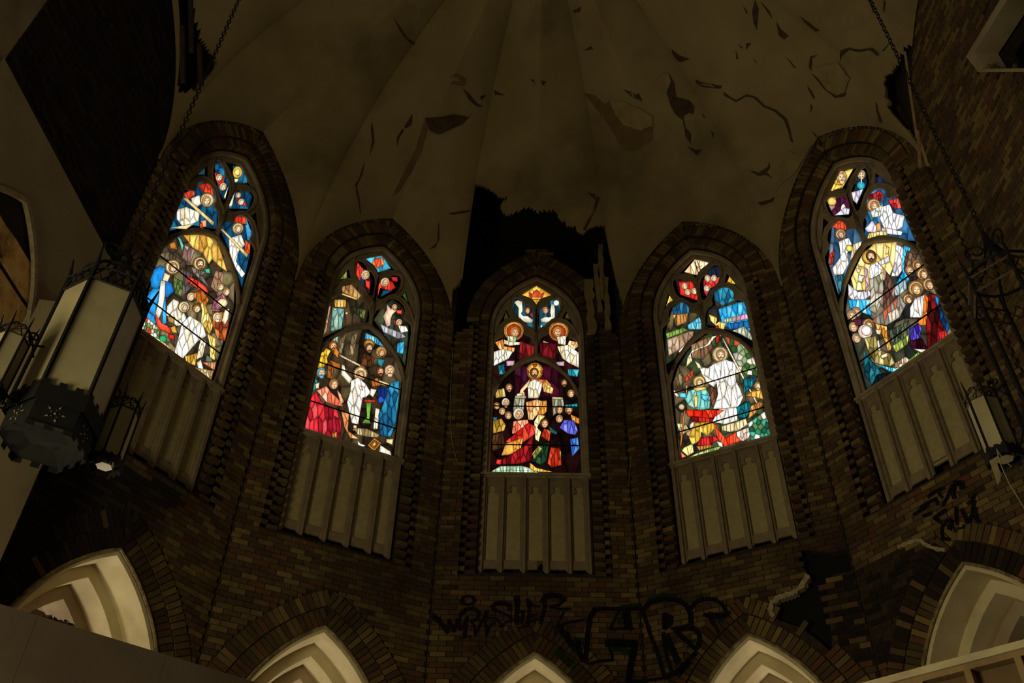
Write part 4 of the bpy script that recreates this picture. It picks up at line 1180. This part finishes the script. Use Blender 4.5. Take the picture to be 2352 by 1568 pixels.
# ------------------------------------------------------------------ window stonework
H_A = [(0.0, 12.41), (-0.2, 12.31), (-0.39, 12.15), (-0.56, 11.96), (-0.67, 11.74), (-0.73, 11.53), (-0.74, 11.2), (-0.74, 9.95)]
H_A = [(-x, z) for x, z in reversed(H_A)][:-1] + H_A
H_B = chaikin([(-0.76, 12.26), (-0.77, 12.82), (-0.68, 12.91), (-0.58, 12.96), (-0.62, 13.12), (-0.55, 13.28), (-0.42, 13.34), (-0.28, 13.30), (-0.21, 13.13), (-0.23, 13.00), (-0.10, 12.95), (-0.035, 12.75), (-0.035, 12.52), (-0.21, 12.45), (-0.37, 12.32), (-0.51, 12.13), (-0.68, 11.87), (-0.76, 11.70)], 1)
H_C = chaikin([(-0.45, 13.90), (-0.36, 13.95), (-0.25, 13.88), (-0.22, 13.77), (-0.11, 13.77), (-0.03, 13.56), (-0.035, 13.20), (-0.10, 13.18), (-0.27, 13.34), (-0.36, 13.45), (-0.43, 13.61)], 1)
H_D = [(0.0, 14.29), (0.14, 14.18), (0.30, 14.04), (0.14, 13.97), (0.05, 13.89), (0.0, 13.78), (-0.05, 13.89), (-0.14, 13.97), (-0.30, 14.04), (-0.14, 14.18)]
H_E = [(-0.69, 13.26), (-0.56, 13.64), (-0.49, 13.43), (-0.60, 13.34)]
outline = rect_arch(WIN, -0.002, 9.90)
TRAC = plate(outline, [H_A, H_B, mirror(H_B), H_C, mirror(H_C), H_D, H_E, mirror(H_E)], 0.03, 0.062, STONE, bevel=0.008, name='tracery')
FRAME = plate(arc_ring(WIN, -0.075, 0.012, 9.90), [], -0.045, 0.04, STONE, bevel=0.014, name='stone_frame')
rb = MB()
sub = [(x, z + 0.045) for x, z in H_A if z > 11.4]
rb.tube([(x, 0.02, z) for x, z in sub], 0.034, 8)
rb.tube([(0, 0.02, 12.46), (0, 0.02, 13.05)], 0.030, 8)
for s in (-1, 1):
    for r_, pth in ((0.024, ((0.0, 12.96), (0.05, 13.08), (0.13, 13.14), (0.22, 13.27), (0.30, 13.37), (0.42, 13.405), (0.56, 13.36), (0.68, 13.2), (0.8, 12.9))),
                    (0.020, ((0.0, 12.96), (0.0, 13.4), (0.0, 13.66), (0.06, 13.80), (0.16, 13.89), (0.28, 13.98), (0.36, 14.02))),
                    (0.018, ((0.36, 14.0), (0.46, 13.93), (0.49, 13.76), (0.47, 13.6), (0.40, 13.46), (0.32, 13.38)))):
        rb.tube([(s * x, 0.024, z) for x, z in pth], r_, 8)
RIBS = rb.mesh('tracery_rib', STONE, smooth=True)
BACK = plate(rect_arch(WIN, -0.03, 9.86), [], 0.107, 0.12, LEAD, name='backing')
WLAB = {1: 'leftmost pointed stained glass window, kneeling blue-robed figure and angels',
        2: 'second pointed stained glass window, white-robed child among seated elders',
        3: 'middle pointed stained glass window, standing figure in gold above a kneeling crowd',
        4: 'fourth pointed stained glass window, white-robed figure with staff above fallen guards',
        5: 'rightmost pointed stained glass window, figure rising in a golden glow above followers'}
for b in range(1, 6):
    root = tag(link(f'window_{b}', TRAC, None, BM[b]), WLAB[b], None, None, 'structure')
    link('stone_frame', FRAME, root); link('tracery_rib', RIBS, root); link('backing', BACK, root)
    g = Glazier(b, root); g.read(WDATA[b]); g.done()
    for z in (10.55, 11.36):
        hb = MB(); hb.box((-0.75, 0.055, z - 0.009), (0.75, 0.068, z + 0.009)); hb.obj('saddle_bar', LEAD, root)
    # ---------------------------------------------------------------- blind stone panel below the window
    e = empty('blind_panel', BM[b]); tag(e, f'blind stone panel of five trefoil-headed bays under the {PLACE[b]} stained glass window', 'stone panel', 'blind stone panels')
    st = 2 * HA / 5
    for i in range(5):
        c = -HA + st * (i + 0.5); hw = 0.114
        tre = [(c + hw, ZT + 0.24), (c + hw, ZS - 0.40), (c + hw * 0.8, ZS - 0.335), (c + 0.04, ZS - 0.325)] + [(c + 0.056 * math.cos(t), ZS - 0.255 + 0.056 * math.sin(t)) for t in [-0.8 + k * (math.pi + 1.6) / 10 for k in range(11)]] + [(c - 0.04, ZS - 0.325), (c - hw * 0.8, ZS - 0.335), (c - hw, ZS - 0.40), (c - hw, ZT + 0.24)]
        x0, x1 = c - st / 2, c + st / 2
        bottom = [(x0, ZT + 0.09), (x1, ZT + 0.09)]
        if b == 3 and i == 2: bottom = [(x0, ZT + 0.09), (c + 0.03, ZT + 0.09), (c + 0.03, ZT + 0.235), (c + 0.13, ZT + 0.235), (c + 0.13, ZT + 0.09), (x1, ZT + 0.09)]
        if b == 5 and i == 2: bottom = [(x0, ZT + 0.235), (x1 - .02, ZT + 0.235), (x1 - .02, ZT + 0.09), (x1, ZT + 0.09)]
        link('panel_head', plate(bottom + [(x1, ZS - 0.02), (x0, ZS - 0.02)], [tre], 0.0, 0.028, STONEM, bevel=0.006, name='panel_head'), e)
        link('panel_face', plate([(x0 + .02, ZT + 0.2), (x1 - .02, ZT + 0.2), (x1 - .02, ZS - .1), (x0 + .02, ZS - .1)], [], 0.026, 0.06, STONEP, name='panel_face'), e)
        if b == 5 and i == 2 or (b == 3 and i == 2): continue
        mb = MB(); mb.box((x0 + 0.05, -0.012, ZT + 0.09), (x1 - 0.05, 0.01, ZT + 0.225)); mb.obj('base_block', STONEM, e)
    for i in range(6):
        c = -HA + st * i; c = max(-HA + 0.045, min(HA - 0.045, c)); mb = MB()
        n = [(c - 0.062, 0.01), (c - 0.05, -0.02), (c - 0.03, -0.025), (c - 0.022, -0.07), (c + 0.022, -0.07), (c + 0.03, -0.025), (c + 0.05, -0.02), (c + 0.062, 0.01)]
        zb = [ZT + 0.08, ZT + 0.06, ZT + 0.03, ZT - 0.01, ZT - 0.01, ZT + 0.03, ZT + 0.06, ZT + 0.08]
        k = len(n); mb.add([(x, y, z) for (x, y), z in zip(n, zb)] + [(x, y, ZS - 0.01) for x, y in n], [(j, j + 1, k + j + 1, k + j) for j in range(k - 1)] + [list(range(k))[::-1], list(range(k, 2 * k))])
        mb.obj('mullion', STONEM, e)
    mb = MB()
    for z0, z1, w0 in ((ZS - 0.045, ZS + 0.0, -0.085), (ZS - 0.08, ZS - 0.045, -0.06)): mb.box((-HA - 0.02, w0, z0), (HA + 0.02, 0.06, z1))
    mb.obj('sill', STONE, e)
    # dark sooty bed of the missing stones under the panel
    mb = MB(); mb.box((-1.0, -0.14, 8.03), (1.0, -0.09, 8.11)); mb.obj('ledge', MORTAR, bpy.data.objects[WALLNAME[b]])
# ------------------------------------------------------------------ hanging lanterns
def hexpt(r, k, rot=0.0): return (r * math.cos(rot + math.pi / 3 * k), r * math.sin(rot + math.pi / 3 * k))
def scroll(c, r0, r1, a0, turns, n=18):
    return [(c[0] + (r0 + (r1 - r0) * i / n) * math.cos(a0 + turns * 2 * math.pi * i / n), c[1] + (r0 + (r1 - r0) * i / n) * math.sin(a0 + turns * 2 * math.pi * i / n)) for i in range(n + 1)]
def lantern_body(root, r, zb, zt, big=True, at=(0, 0), rot=0.0, prefix='', bronze=(), glazed=True):
    """six sided glazed lantern: bars, opal panes, lattice band, crenellated bowl"""
    ax, ay = at
    H = zt - zb
    bw = 0.016 if big else 0.008
    band = 0.13 * H if big else 0.16 * H
    for k in range(6):
        x, y = hexpt(r, k, rot); x2, y2 = hexpt(r, k + 1, rot)
        mb = MB(); mb.tube([(ax + x, ay + y, zb - 0.02), (ax + x, ay + y, zt + band), (ax + x * 1.1, ay + y * 1.1, zt + band * 2.4)], [bw, bw, bw * 0.3], 5)
        mb.obj(prefix + 'corner_bar', IRON, root)
        mb = MB(); i = 0.985
        P = [(ax + x * i, ay + y * i), (ax + x2 * i, ay + y2 * i)]
        if glazed: mb.add([(*P[0], zb), (*P[1], zb), (*P[1], zt), (*P[0], zt)], [(0, 1, 2, 3)]); mb.obj(prefix + 'pane', OPAL, root)
        mb = MB(); o = 1.02
        Q = [Vector((ax + x * o, ay + y * o, 0)), Vector((ax + x2 * o, ay + y2 * o, 0))]; e1 = bw * 0.55
        Z = lambda z: Vector((0, 0, z))
        for z in (zt - 0.005, zt + band): mb.tube([Q[0] + Z(z), Q[1] + Z(z)], e1 * 1.2, 4)
        nx = 4 if big else 1
        for j in range(nx):
            a, c = Q[0].lerp(Q[1], j / nx), Q[0].lerp(Q[1], (j + 1) / nx)
            mb.tube([a + Z(zt), c + Z(zt + band)], e1 * 0.7, 4); mb.tube([c + Z(zt), a + Z(zt + band)], e1 * 0.7, 4)
        mb.obj(prefix + 'lattice', BRONZE if k in bronze else IRON, root)
        mb = MB()
        if big:
            P0, P1 = Q[0], Q[1]; n = 6; o2 = 1.16
            for zz0, zz1, oo in ((zb - 0.12, zb + 0.01, 1.06), (zb - 0.27, zb - 0.09, 0.94)):
                a, c = Vector((ax + x * oo, ay + y * oo, 0)), Vector((ax + x2 * oo, ay + y2 * oo, 0))
                mb.add([a + Z(zz0), c + Z(zz0), c + Z(zz1), a + Z(zz1)], [(0, 1, 2, 3)])
                for j in range(n):
                    if j % 2 == 0:
                        s, t = a.lerp(c, (j + 0.15) / n), a.lerp(c, (j + 1.1) / n)
                        mb.add([s + Z(zz1), t + Z(zz1), t + Z(zz1 + 0.035), s + Z(zz1 + 0.035)], [(0, 1, 2, 3)])
            a, c = Vector((ax + x * 0.98, ay + y * 0.98, 0)), Vector((ax + x2 * 0.98, ay + y2 * 0.98, 0))
            a0, c0 = Vector((ax + x * 0.5, ay + y * 0.5, 0)), Vector((ax + x2 * 0.5, ay + y2 * 0.5, 0))
            for j in range(5):
                if j % 2 == 0:
                    s, t = a.lerp(c, j / 5), a.lerp(c, (j + 1) / 5); mb.add([s + Z(zb - 0.27), t + Z(zb - 0.27), t + Z(zb - 0.31), s + Z(zb - 0.31)], [(0, 1, 2, 3)])
            mb.add([a + Z(zb - 0.27), c + Z(zb - 0.27), c0 + Z(zb - 0.22), a0 + Z(zb - 0.22)], [(0, 1, 2, 3)])
            mb.add([a0 + Z(zb - 0.22), c0 + Z(zb - 0.22), Vector((ax, ay, zb - 0.25))], [(0, 1, 2)])
            bo = mb.obj(prefix + 'bowl_side', IRON, root)
            # rosette of pale discs, painted as light through pierced holes
            mid = (Q[0] + Q[1]) / 2; nrm = Vector((mid.x - ax, mid.y - ay, 0)).normalized(); tg = (Q[1] - Q[0]).normalized()
            mid = Vector((ax, ay, 0)) + nrm * (r * 0.866 * 0.95 + 0.004); db = MB()
            for rr, m, sz in ((0.0, 1, 0.007), (0.028, 5, 0.003), (0.05, 5, 0.0065), (0.062, 5, 0.003)):
                for j in range(m):
                    t = 2 * math.pi * j / m + (0.3 if rr < 0.04 else 0); cc = mid + tg * (rr * math.cos(t)) + Vector((0, 0, zb - 0.18 + rr * math.sin(t)))
                    q = [cc + tg * (sz * math.cos(2 * math.pi * h / 8)) + Vector((0, 0, sz * math.sin(2 * math.pi * h / 8))) for h in range(8)]
                    db.add(q, [list(range(8))])
            db.obj('rosette', OPAL, bo)
        else:
            for zz0, zz1, oo in ((zb - 0.05, zb + 0.01, 1.15),):
                a, c = Vector((ax + x * oo, ay + y * oo, 0)), Vector((ax + x2 * oo, ay + y2 * oo, 0))
                mb.add([a + Z(zz0), c + Z(zz0), c + Z(zz1), a + Z(zz1)], [(0, 1, 2, 3)])
                for j in range(5):
                    if j % 2 == 0:
                        s, t = a.lerp(c, j / 5), a.lerp(c, (j + 1) / 5)
                        mb.add([s + Z(zz1), t + Z(zz1), t + Z(zz1 + 0.012), s + Z(zz1 + 0.012)], [(0, 1, 2, 3)]); mb.add([s + Z(zz0), t + Z(zz0), t + Z(zz0 - 0.018), s + Z(zz0 - 0.018)], [(0, 1, 2, 3)])
            mb.obj(prefix + 'rim', IRON, root)
    if not big:
        mb = MB(); mb.add([(ax + hexpt(r * 0.55, k, rot)[0], ay + hexpt(r * 0.55, k, rot)[1], zb - 0.045) for k in range(6)], [list(range(6))]); mb.obj(prefix + 'base_pane', OPAL, root)
def lantern(name, label, pos, rot, sat_angles, chain_top, bronze=(), glazed=True):
    x, y, zb, zt = pos
    root = empty(name, Matrix.Translation((x, y, 0))); tag(root, label, 'lantern', 'hanging iron lanterns')
    r = 0.29
    lantern_body(root, r, zb, zt, True, (0, 0), rot, '', bronze, glazed)
    zc = zt + 0.13
    # crown: hoops, tapering rods and scrolls up to the ring
    mb = MB(); ring = [(hexpt(r * 0.8, 0, 2 * math.pi * k / 18)[0], hexpt(r * 0.8, 0, 2 * math.pi * k / 18)[1], zc + 0.10) for k in range(18)]
    mb.tube(ring, 0.012, 5, True)
    for k in range(6):
        a = rot + math.pi / 3 * k; p = lambda q, z: (q * math.cos(a), q * math.sin(a), z)
        mb.tube([p(r, zc), p(r * 0.8, zc + 0.1), p(r * 0.35, zc + 0.2), p(0.03, zc + 0.42)], 0.011, 5)
    mb.obj('crown', IRON, root)
    for k in range(3):
        a = rot + 2 * math.pi / 3 * k + 0.4; mb = MB()
        mb.tube([(q * math.cos(a), q * math.sin(a), z) for q, z in scroll((0.10, zc + 0.38), 0.085, 0.02, -1.4, 1.2)], 0.010, 5); mb.obj('scroll', IRON, root)
    mb = MB(); mb.lathe([(0.0, zc + 0.36), (0.05, zc + 0.38), (0.03, zc + 0.44), (0.02, zc + 0.55), (0, zc + 0.56)], 10); mb.obj('finial', IRON, root)
    # side lanterns on scrolled arms
    for a in sat_angles:
        R = 0.46; c = (R * math.cos(a), R * math.sin(a)); zs0, zs1 = zb - 0.13, zb + 0.29
        lantern_body(root, 0.105, zs0, zs1, False, c, rot + 0.1, 'side_', bronze)
        for z, up in ((zb + 0.36, 1), (zb - 0.12, -1)):
            mb = MB()
            pth = [(r * 0.9, z + 0.02), (r * 1.15, z - 0.02 * up), (R - 0.10, z)]
            mb.tube([(q * math.cos(a), q * math.sin(a), h) for q, h in pth], 0.008, 5)
            mb.tube([(q * math.cos(a), q * math.sin(a), h) for q, h in scroll((r + 0.05, z + 0.045 * up), 0.045, 0.012, -1.57 * up, 1.1 * up)], 0.007, 5)
            mb.tube([(q * math.cos(a), q * math.sin(a), h) for q, h in ((r, z - 0.1 * up), (R - 0.12, z))], 0.006, 5)
            mb.obj('arm', IRON, root)
        mb = MB()
        for j in range(6):
            aa = rot + 0.1 + math.pi / 3 * j
            mb.tube([(c[0] + 0.105 * q * math.cos(aa), c[1] + 0.105 * q * math.sin(aa), z) for q, z in ((1, zs1 + 0.06), (0.5, zs1 + 0.12), (0.1, zs1 + 0.14))], 0.005, 4)
        mb.obj('side_crown', IRON, root)
    # chain, hung from the vault
    ch = empty(name.replace('lantern', 'lantern_chain'), Matrix.Translation((x, y, 0)))
    tag(ch, 'iron link chain holding the ' + ('left' if x < 0 else 'right') + ' lantern from the vault', 'chain', 'lantern chains')
    lk = MB(); pl = [(0.018 * math.cos(t), 0, 0.036 * math.sin(t)) for t in [2 * math.pi * k / 10 for k in range(10)]]; lk.tube(pl, 0.0055, 4, True); lm = lk.mesh('link', IRON)
    z = zc + 0.60; i = 0
    while z < chain_top:
        link('link', lm, ch, Matrix.Translation((0, 0, z)) @ Matrix.Rotation(math.pi / 2 * (i % 2) + 0.3, 4, 'Z')); z += 0.058; i += 1
    return root
AZ = math.radians(-32.35); Hd = 5.8
lx, ly = Hd * math.sin(AZ), Hd * math.cos(AZ)
def vault_z(x, y):
    h = VB.ray_cast(Vector((x, y, 8)), Vector((0, 0, 1))); return h[0].z if h[0] else 17.0
lantern('hanging_lantern', 'tall six-sided iron lantern with opal panes hanging by a chain, left', (lx, ly, 5.31, 6.30), math.atan2(-0.86, 0.51) + math.pi / 6, (math.radians(235.5), math.radians(58.5)), 16.6)
AZ2 = math.radians(35.9)
rx_, ry_ = Hd * math.sin(AZ2), Hd * math.cos(AZ2)
lantern('hanging_lantern', 'dim six-sided iron lantern cut off by the right picture edge', (3.48, 4.64, 5.28, 6.28), math.atan2(-ry_, -rx_) + math.pi / 6 - 0.25, (math.radians(135), math.radians(-45)), 16.6, (0, 1, 2, 3, 4, 5), False)

# ------------------------------------------------------------------ partitions at the foot of the picture
def at_z(px, py, z):
    d = ray(px, py); s = (z - CAM.z) / d.z; return CAM + d * s
# left: plain board partition
A, B_ = at_z(-250, 1310, 4.0), at_z(640, 1582, 4.0)
d = (B_ - A).normalized(); nrm = Vector((-d.y, d.x, 0))
part = empty('board_partition', Matrix.Translation(Vector((A.x, A.y, 0)))); tag(part, 'plain brown board partition with a broken top edge, lower left', 'partition')
L_ = (B_ - A).length; n = 3
for i in range(n):
    p0 = (A + d * (L_ * i / n)); p1 = (A + d * (L_ * (i + 1) / n - 0.002)); mb = MB()
    q = [p0, p1, p1 + nrm * 0.1, p0 + nrm * 0.1]
    mb.add([(v.x - A.x, v.y - A.y, 0) for v in q] + [(v.x - A.x, v.y - A.y, 4.0) for v in q], [(0, 3, 2, 1), (4, 5, 6, 7), (0, 1, 5, 4), (1, 2, 6, 5), (2, 3, 7, 6), (3, 0, 4, 7)]); mb.obj('board', BOARD, part)
for i in range(22):
    P = at_z(88 + 95 * rnd.random() ** 1.3, 1430, 4.0); t = (P - A).dot(d); P = A + d * t + nrm * 0.03; r = 0.012 + 0.018 * rnd.random(); mb = MB()
    vs = [Vector((rnd.uniform(-1, 1), rnd.uniform(-1, 1), rnd.uniform(-1, 1))).normalized() * r for _ in range(8)]
    bmx = bmesh.new(); [bmx.verts.new(v) for v in vs]; bmesh.ops.convex_hull(bmx, input=bmx.verts)
    me = bpy.data.meshes.new('crumb'); bmx.to_mesh(me); bmx.free(); me.materials.append(BOARD)
    link('crumb', me, part, Matrix.Translation((P.x - A.x, P.y - A.y, 4.0 + r * 0.4)))
# right: stud partition with a pale top rail
A, B_ = at_z(1960, 1580, 4.0), at_z(2700, 1383, 4.0)
d = (B_ - A).normalized(); nrm = Vector((-d.y, d.x, 0)); L_ = (B_ - A).length
sp = empty('stud_partition', Matrix(((d.x, nrm.x, 0, A.x), (d.y, nrm.y, 0, A.y), (0, 0, 1, 0), (0, 0, 0, 1)))); tag(sp, 'wooden stud partition with pale top rail and upright studs, lower right', 'partition')
mb = MB(); mb.box((-0.3, -0.05, 3.955), (L_, 0.05, 4.0)); mb.obj('top_rail', mat('pale_rail', 'b8aa86', 'a09272', scale=6), sp)
mb = MB(); mb.box((-0.3, -0.03, 3.92), (L_, 0.05, 3.955)); mb.obj('under_rail', WOOD, sp)
x = 0.12
while x < L_:
    mb = MB(); mb.box((x, -0.03, 0), (x + 0.04, 0.05, 3.92)); mb.obj('stud', WOOD, sp); x += 0.30
mb = MB(); mb.box((-0.3, 0.05, 0), (L_, 0.07, 3.94)); mb.obj('back_board', mat('stud_board', '6a5638', '5a482e', scale=3), sp)

# ------------------------------------------------------------------ spray paint on the bricks
def bay_of(x, y):
    best = None
    for b in range(1, 6):
        u, z = bp(b, x, y, WF)
        if abs(u) <= HALF + 1e-3 and 2 < z < 16: return b
        if best is None or abs(u) < best[0]: best = (abs(u), b)
    return best[1]
def spray(mb, pts, wd, off):
    dense = []
    for i in range(len(pts) - 1):
        (x0, y0), (x1, y1) = pts[i], pts[i + 1]; n = max(1, int(math.hypot(x1 - x0, y1 - y0) / 6))
        dense += [(x0 + (x1 - x0) * j / n, y0 + (y1 - y0) * j / n) for j in range(n)]
    dense.append(pts[-1])
    for i in range(len(dense) - 1):
        a, c = dense[i], dense[i + 1]; L = math.hypot(c[0] - a[0], c[1] - a[1]) or 1
        ex, ey = (c[0] - a[0]) / L * wd * 0.25, (c[1] - a[1]) / L * wd * 0.25
        nx, ny = -(c[1] - a[1]) / L * wd / 2, (c[0] - a[0]) / L * wd / 2
        q = [(a[0] - ex + nx, a[1] - ey + ny), (c[0] + ex + nx, c[1] + ey + ny), (c[0] + ex - nx, c[1] + ey - ny), (a[0] - ex - nx, a[1] - ey - ny)]
        b = bay_of((a[0] + c[0]) / 2, (a[1] + c[1]) / 2)
        V = []
        for p in q:
            u, z = bp(b, p[0], p[1], WF - off); V.append(wp(b, max(-HALF, min(HALF, u)), z, WF - off))
        k = 0.0004 * (i % 2)
        (mb[b] if isinstance(mb, dict) else mb).add(V, [(0, 1, 2, 3)])
def P2(s, ox, oy, sc): return px_list(s, ox, oy, sc)
TAGS = '''50 50,252 100,292
38 90,280 150,345 185,400
24 185,405 200,285
30 200,290 240,390
24 245,395 275,280
30 300,255 285,320 300,370 335,350 365,260
26 370,265 352,360 345,440
34 300,250 350,195 420,185 475,225 460,280 400,300
20 400,300 430,350 440,430
18 440,430 490,310 545,215
34 545,210 520,290
20 520,290 535,350 540,430
22 540,425 560,360 605,310
26 434,112 416,140 372,152 328,140 310,112 328,84 372,72 416,84 434,112
14 298,458 340,445 390,437
36 750,200 750,160 700,135 620,140 590,175 620,200
22 610,200 680,225 750,255 775,300
16 775,300 720,310 670,350
20 560,270 620,275 670,320 672,355
50 812,80 820,140
34 820,130 815,220 808,325
26 820,220 880,210 865,260 855,320
30 912,100 930,180 925,260 905,340
20 930,120 970,160 1020,170
16 935,250 1000,235
16 930,310 980,288 1030,282
14 835,365 880,350 930,350
30 1030,320 1055,230 1075,150
52 1050,130 1080,75 1140,60
44 1140,60 1210,75 1235,115
26 1240,115 1200,150 1120,170
24 1120,170 1200,190 1295,190'''
HRS_A = '''14 75,170 45,230 25,275
18 25,275 110,245 230,225
11 20,280 10,350
44 50,290 110,370 160,440
40 175,370 185,450 215,520
34 300,150 262,220 248,330 240,430 235,530
28 285,155 380,150 480,150 640,148
18 470,165 440,230 410,288
22 405,292 480,290 570,292
56 520,165 530,220 540,285
22 250,545 330,525 430,515
20 425,515 415,450 390,400
56 385,395 480,395 590,400
44 585,400 575,480 555,560 540,670
22 540,668 660,665 790,645
26 635,150 665,230 700,340 740,440 770,540 800,640'''
HRS_B = '''34 650,150 690,105 790,75 890,85 950,120 985,180 990,260
34 800,190 845,210 840,255 800,285 800,190
20 850,290 920,285 980,265
36 870,305 930,290 1000,290
34 1000,280 1050,330 1055,380 1035,430
34 890,320 960,380 1030,440
34 1030,460 970,520 890,600 800,645
40 980,530 900,620
26 790,320 800,420 825,520 850,600
46 810,340 850,430 900,540
28 985,150 1020,105 1080,80 1150,80 1210,110 1245,170
42 1255,170 1250,190 1190,205 1120,190
30 1085,190 1125,205 1150,245
16 1150,245 1175,290 1188,338'''
GREEN_A = '''40 490,135 630,130
40 420,430 480,435 560,470 570,540
36 475,200 480,262
60 20,440 80,500 140,555'''
GREEN_B = '''44 680,92 800,55 900,65
40 1010,85 1090,52
36 1190,215 1240,250'''
RIGHT = '''30 80,545 150,500 230,450
36 230,360 300,310 390,270
34 150,470 230,420 310,380 330,440
30 340,320 375,370
34 380,450 420,380 450,310 480,240
60 500,220 570,220 580,270
50 500,240 490,330 500,370
36 180,560 260,530
40 290,580 350,540 410,500
40 300,580 360,620
40 385,640 375,730 380,790 450,800
36 400,620 460,590 480,640 440,690
24 480,650 515,720
40 520,470 520,560 530,640
24 530,690 590,680 600,650
40 575,490 610,560 640,630
44 650,620 690,530 700,400
40 710,340 680,400 640,430
44 710,480 720,560 740,610'''
def graffiti(name, label, data, tr, material, off, grow=0, cat='graffiti'):
    mbs = {b: MB() for b in range(1, 6)}
    for blk, t in zip(data, tr):
        for ln in blk.split('\n'):
            k = ln.split(' ', 1); pts = P2(k[1], *t); spray(mbs, pts, float(k[0]) / t[2] + grow, off)
    used = [q for q in mbs.values() if q.v]
    if len(used) == 1: o = used[0].obj(name, material)
    else:
        o = empty(name)
        for q in used: q.obj('painted_strokes', material, o)
    tag(o, label, cat); return o
T3, T4, T5 = (980, 1350, 3.953), (1270, 1350, 3.1256), (2080, 1060, 4.482)
graffiti('graffiti_tag', 'small black sprayed handwriting tag under the middle window', [TAGS], [T3], PAINT, 0.025)
mb_g = graffiti('graffiti_letters', 'large black outlined block letters sprayed between two lower arches', [HRS_A, HRS_B], [T4, T4], PAINT, 0.025)
for blk in (GREEN_A, GREEN_B):                 # green overspray belongs to the same letters
    gm = MB()
    for ln in blk.split('\n'):
        k = ln.split(' ', 1); spray(gm, P2(k[1], *T4), float(k[0]) / T4[2], 0.021)
    gm.obj('green_overspray', PAINTG, mb_g)
graffiti('graffiti_scrawl', 'faint black sprayed scrawl under the rightmost window', [RIGHT], [T5], PAINT, 0.016)

# ------------------------------------------------------------------ loose wires
def wall_wire(name, label, b, pts, r, material):
    mb = MB(); mb.tube([wp(b, *bp(b, x, y, WF - 0.02), WF - 0.02) for x, y in pts], r, 5); return tag(mb.obj(name, material), label, 'wire', 'thin pale wires on the brick wall')
WIRE = mat('pale_wire', '8e8060', '7a6e52', scale=8)
wall_wire('wall_wire', 'thin pale wire hanging left of the middle window', 3, [(1040, 800), (1036, 870), (1034, 950), (1038, 1010), (1050, 1060)], 0.006, WIRE)
wall_wire('wall_wire', 'thin pale wire hanging right of the middle window', 3, [(1438, 780), (1448, 870), (1454, 960), (1450, 1040), (1444, 1116)], 0.006, WIRE)
mb = MB(); mb.tube([far(*p, 6.6) for p in ((2290, 1035), (2300, 1070), (2318, 1110), (2352, 1165), (2380, 1230))], 0.004, 5)
mb.tube([far(*p, 6.6) for p in ((2288, 1030), (2306, 1056), (2324, 1072))], 0.003, 5)
tag(mb.obj('dangling_wire', WIRE), 'frayed wire dangling from the right lantern', 'wire')
P = [far(*p, 6.62) for p in ((2272, 1058), (2294, 1045), (2290, 1062), (2300, 1092), (2292, 1114), (2282, 1085))]
bk = [v + ray(2290, 1080).normalized() * 0.006 for v in P]; mb = MB(); n = 6
mb.add(P + bk, [list(range(n)), list(range(2 * n - 1, n - 1, -1))] + [(i, n + i, n + (i + 1) % n, (i + 1) % n) for i in range(n)])
tag(mb.obj('torn_scrap', mat('scrap', '8a7c58', '74684a', scale=12)), 'torn pale scrap caught under the right lantern', 'scrap')
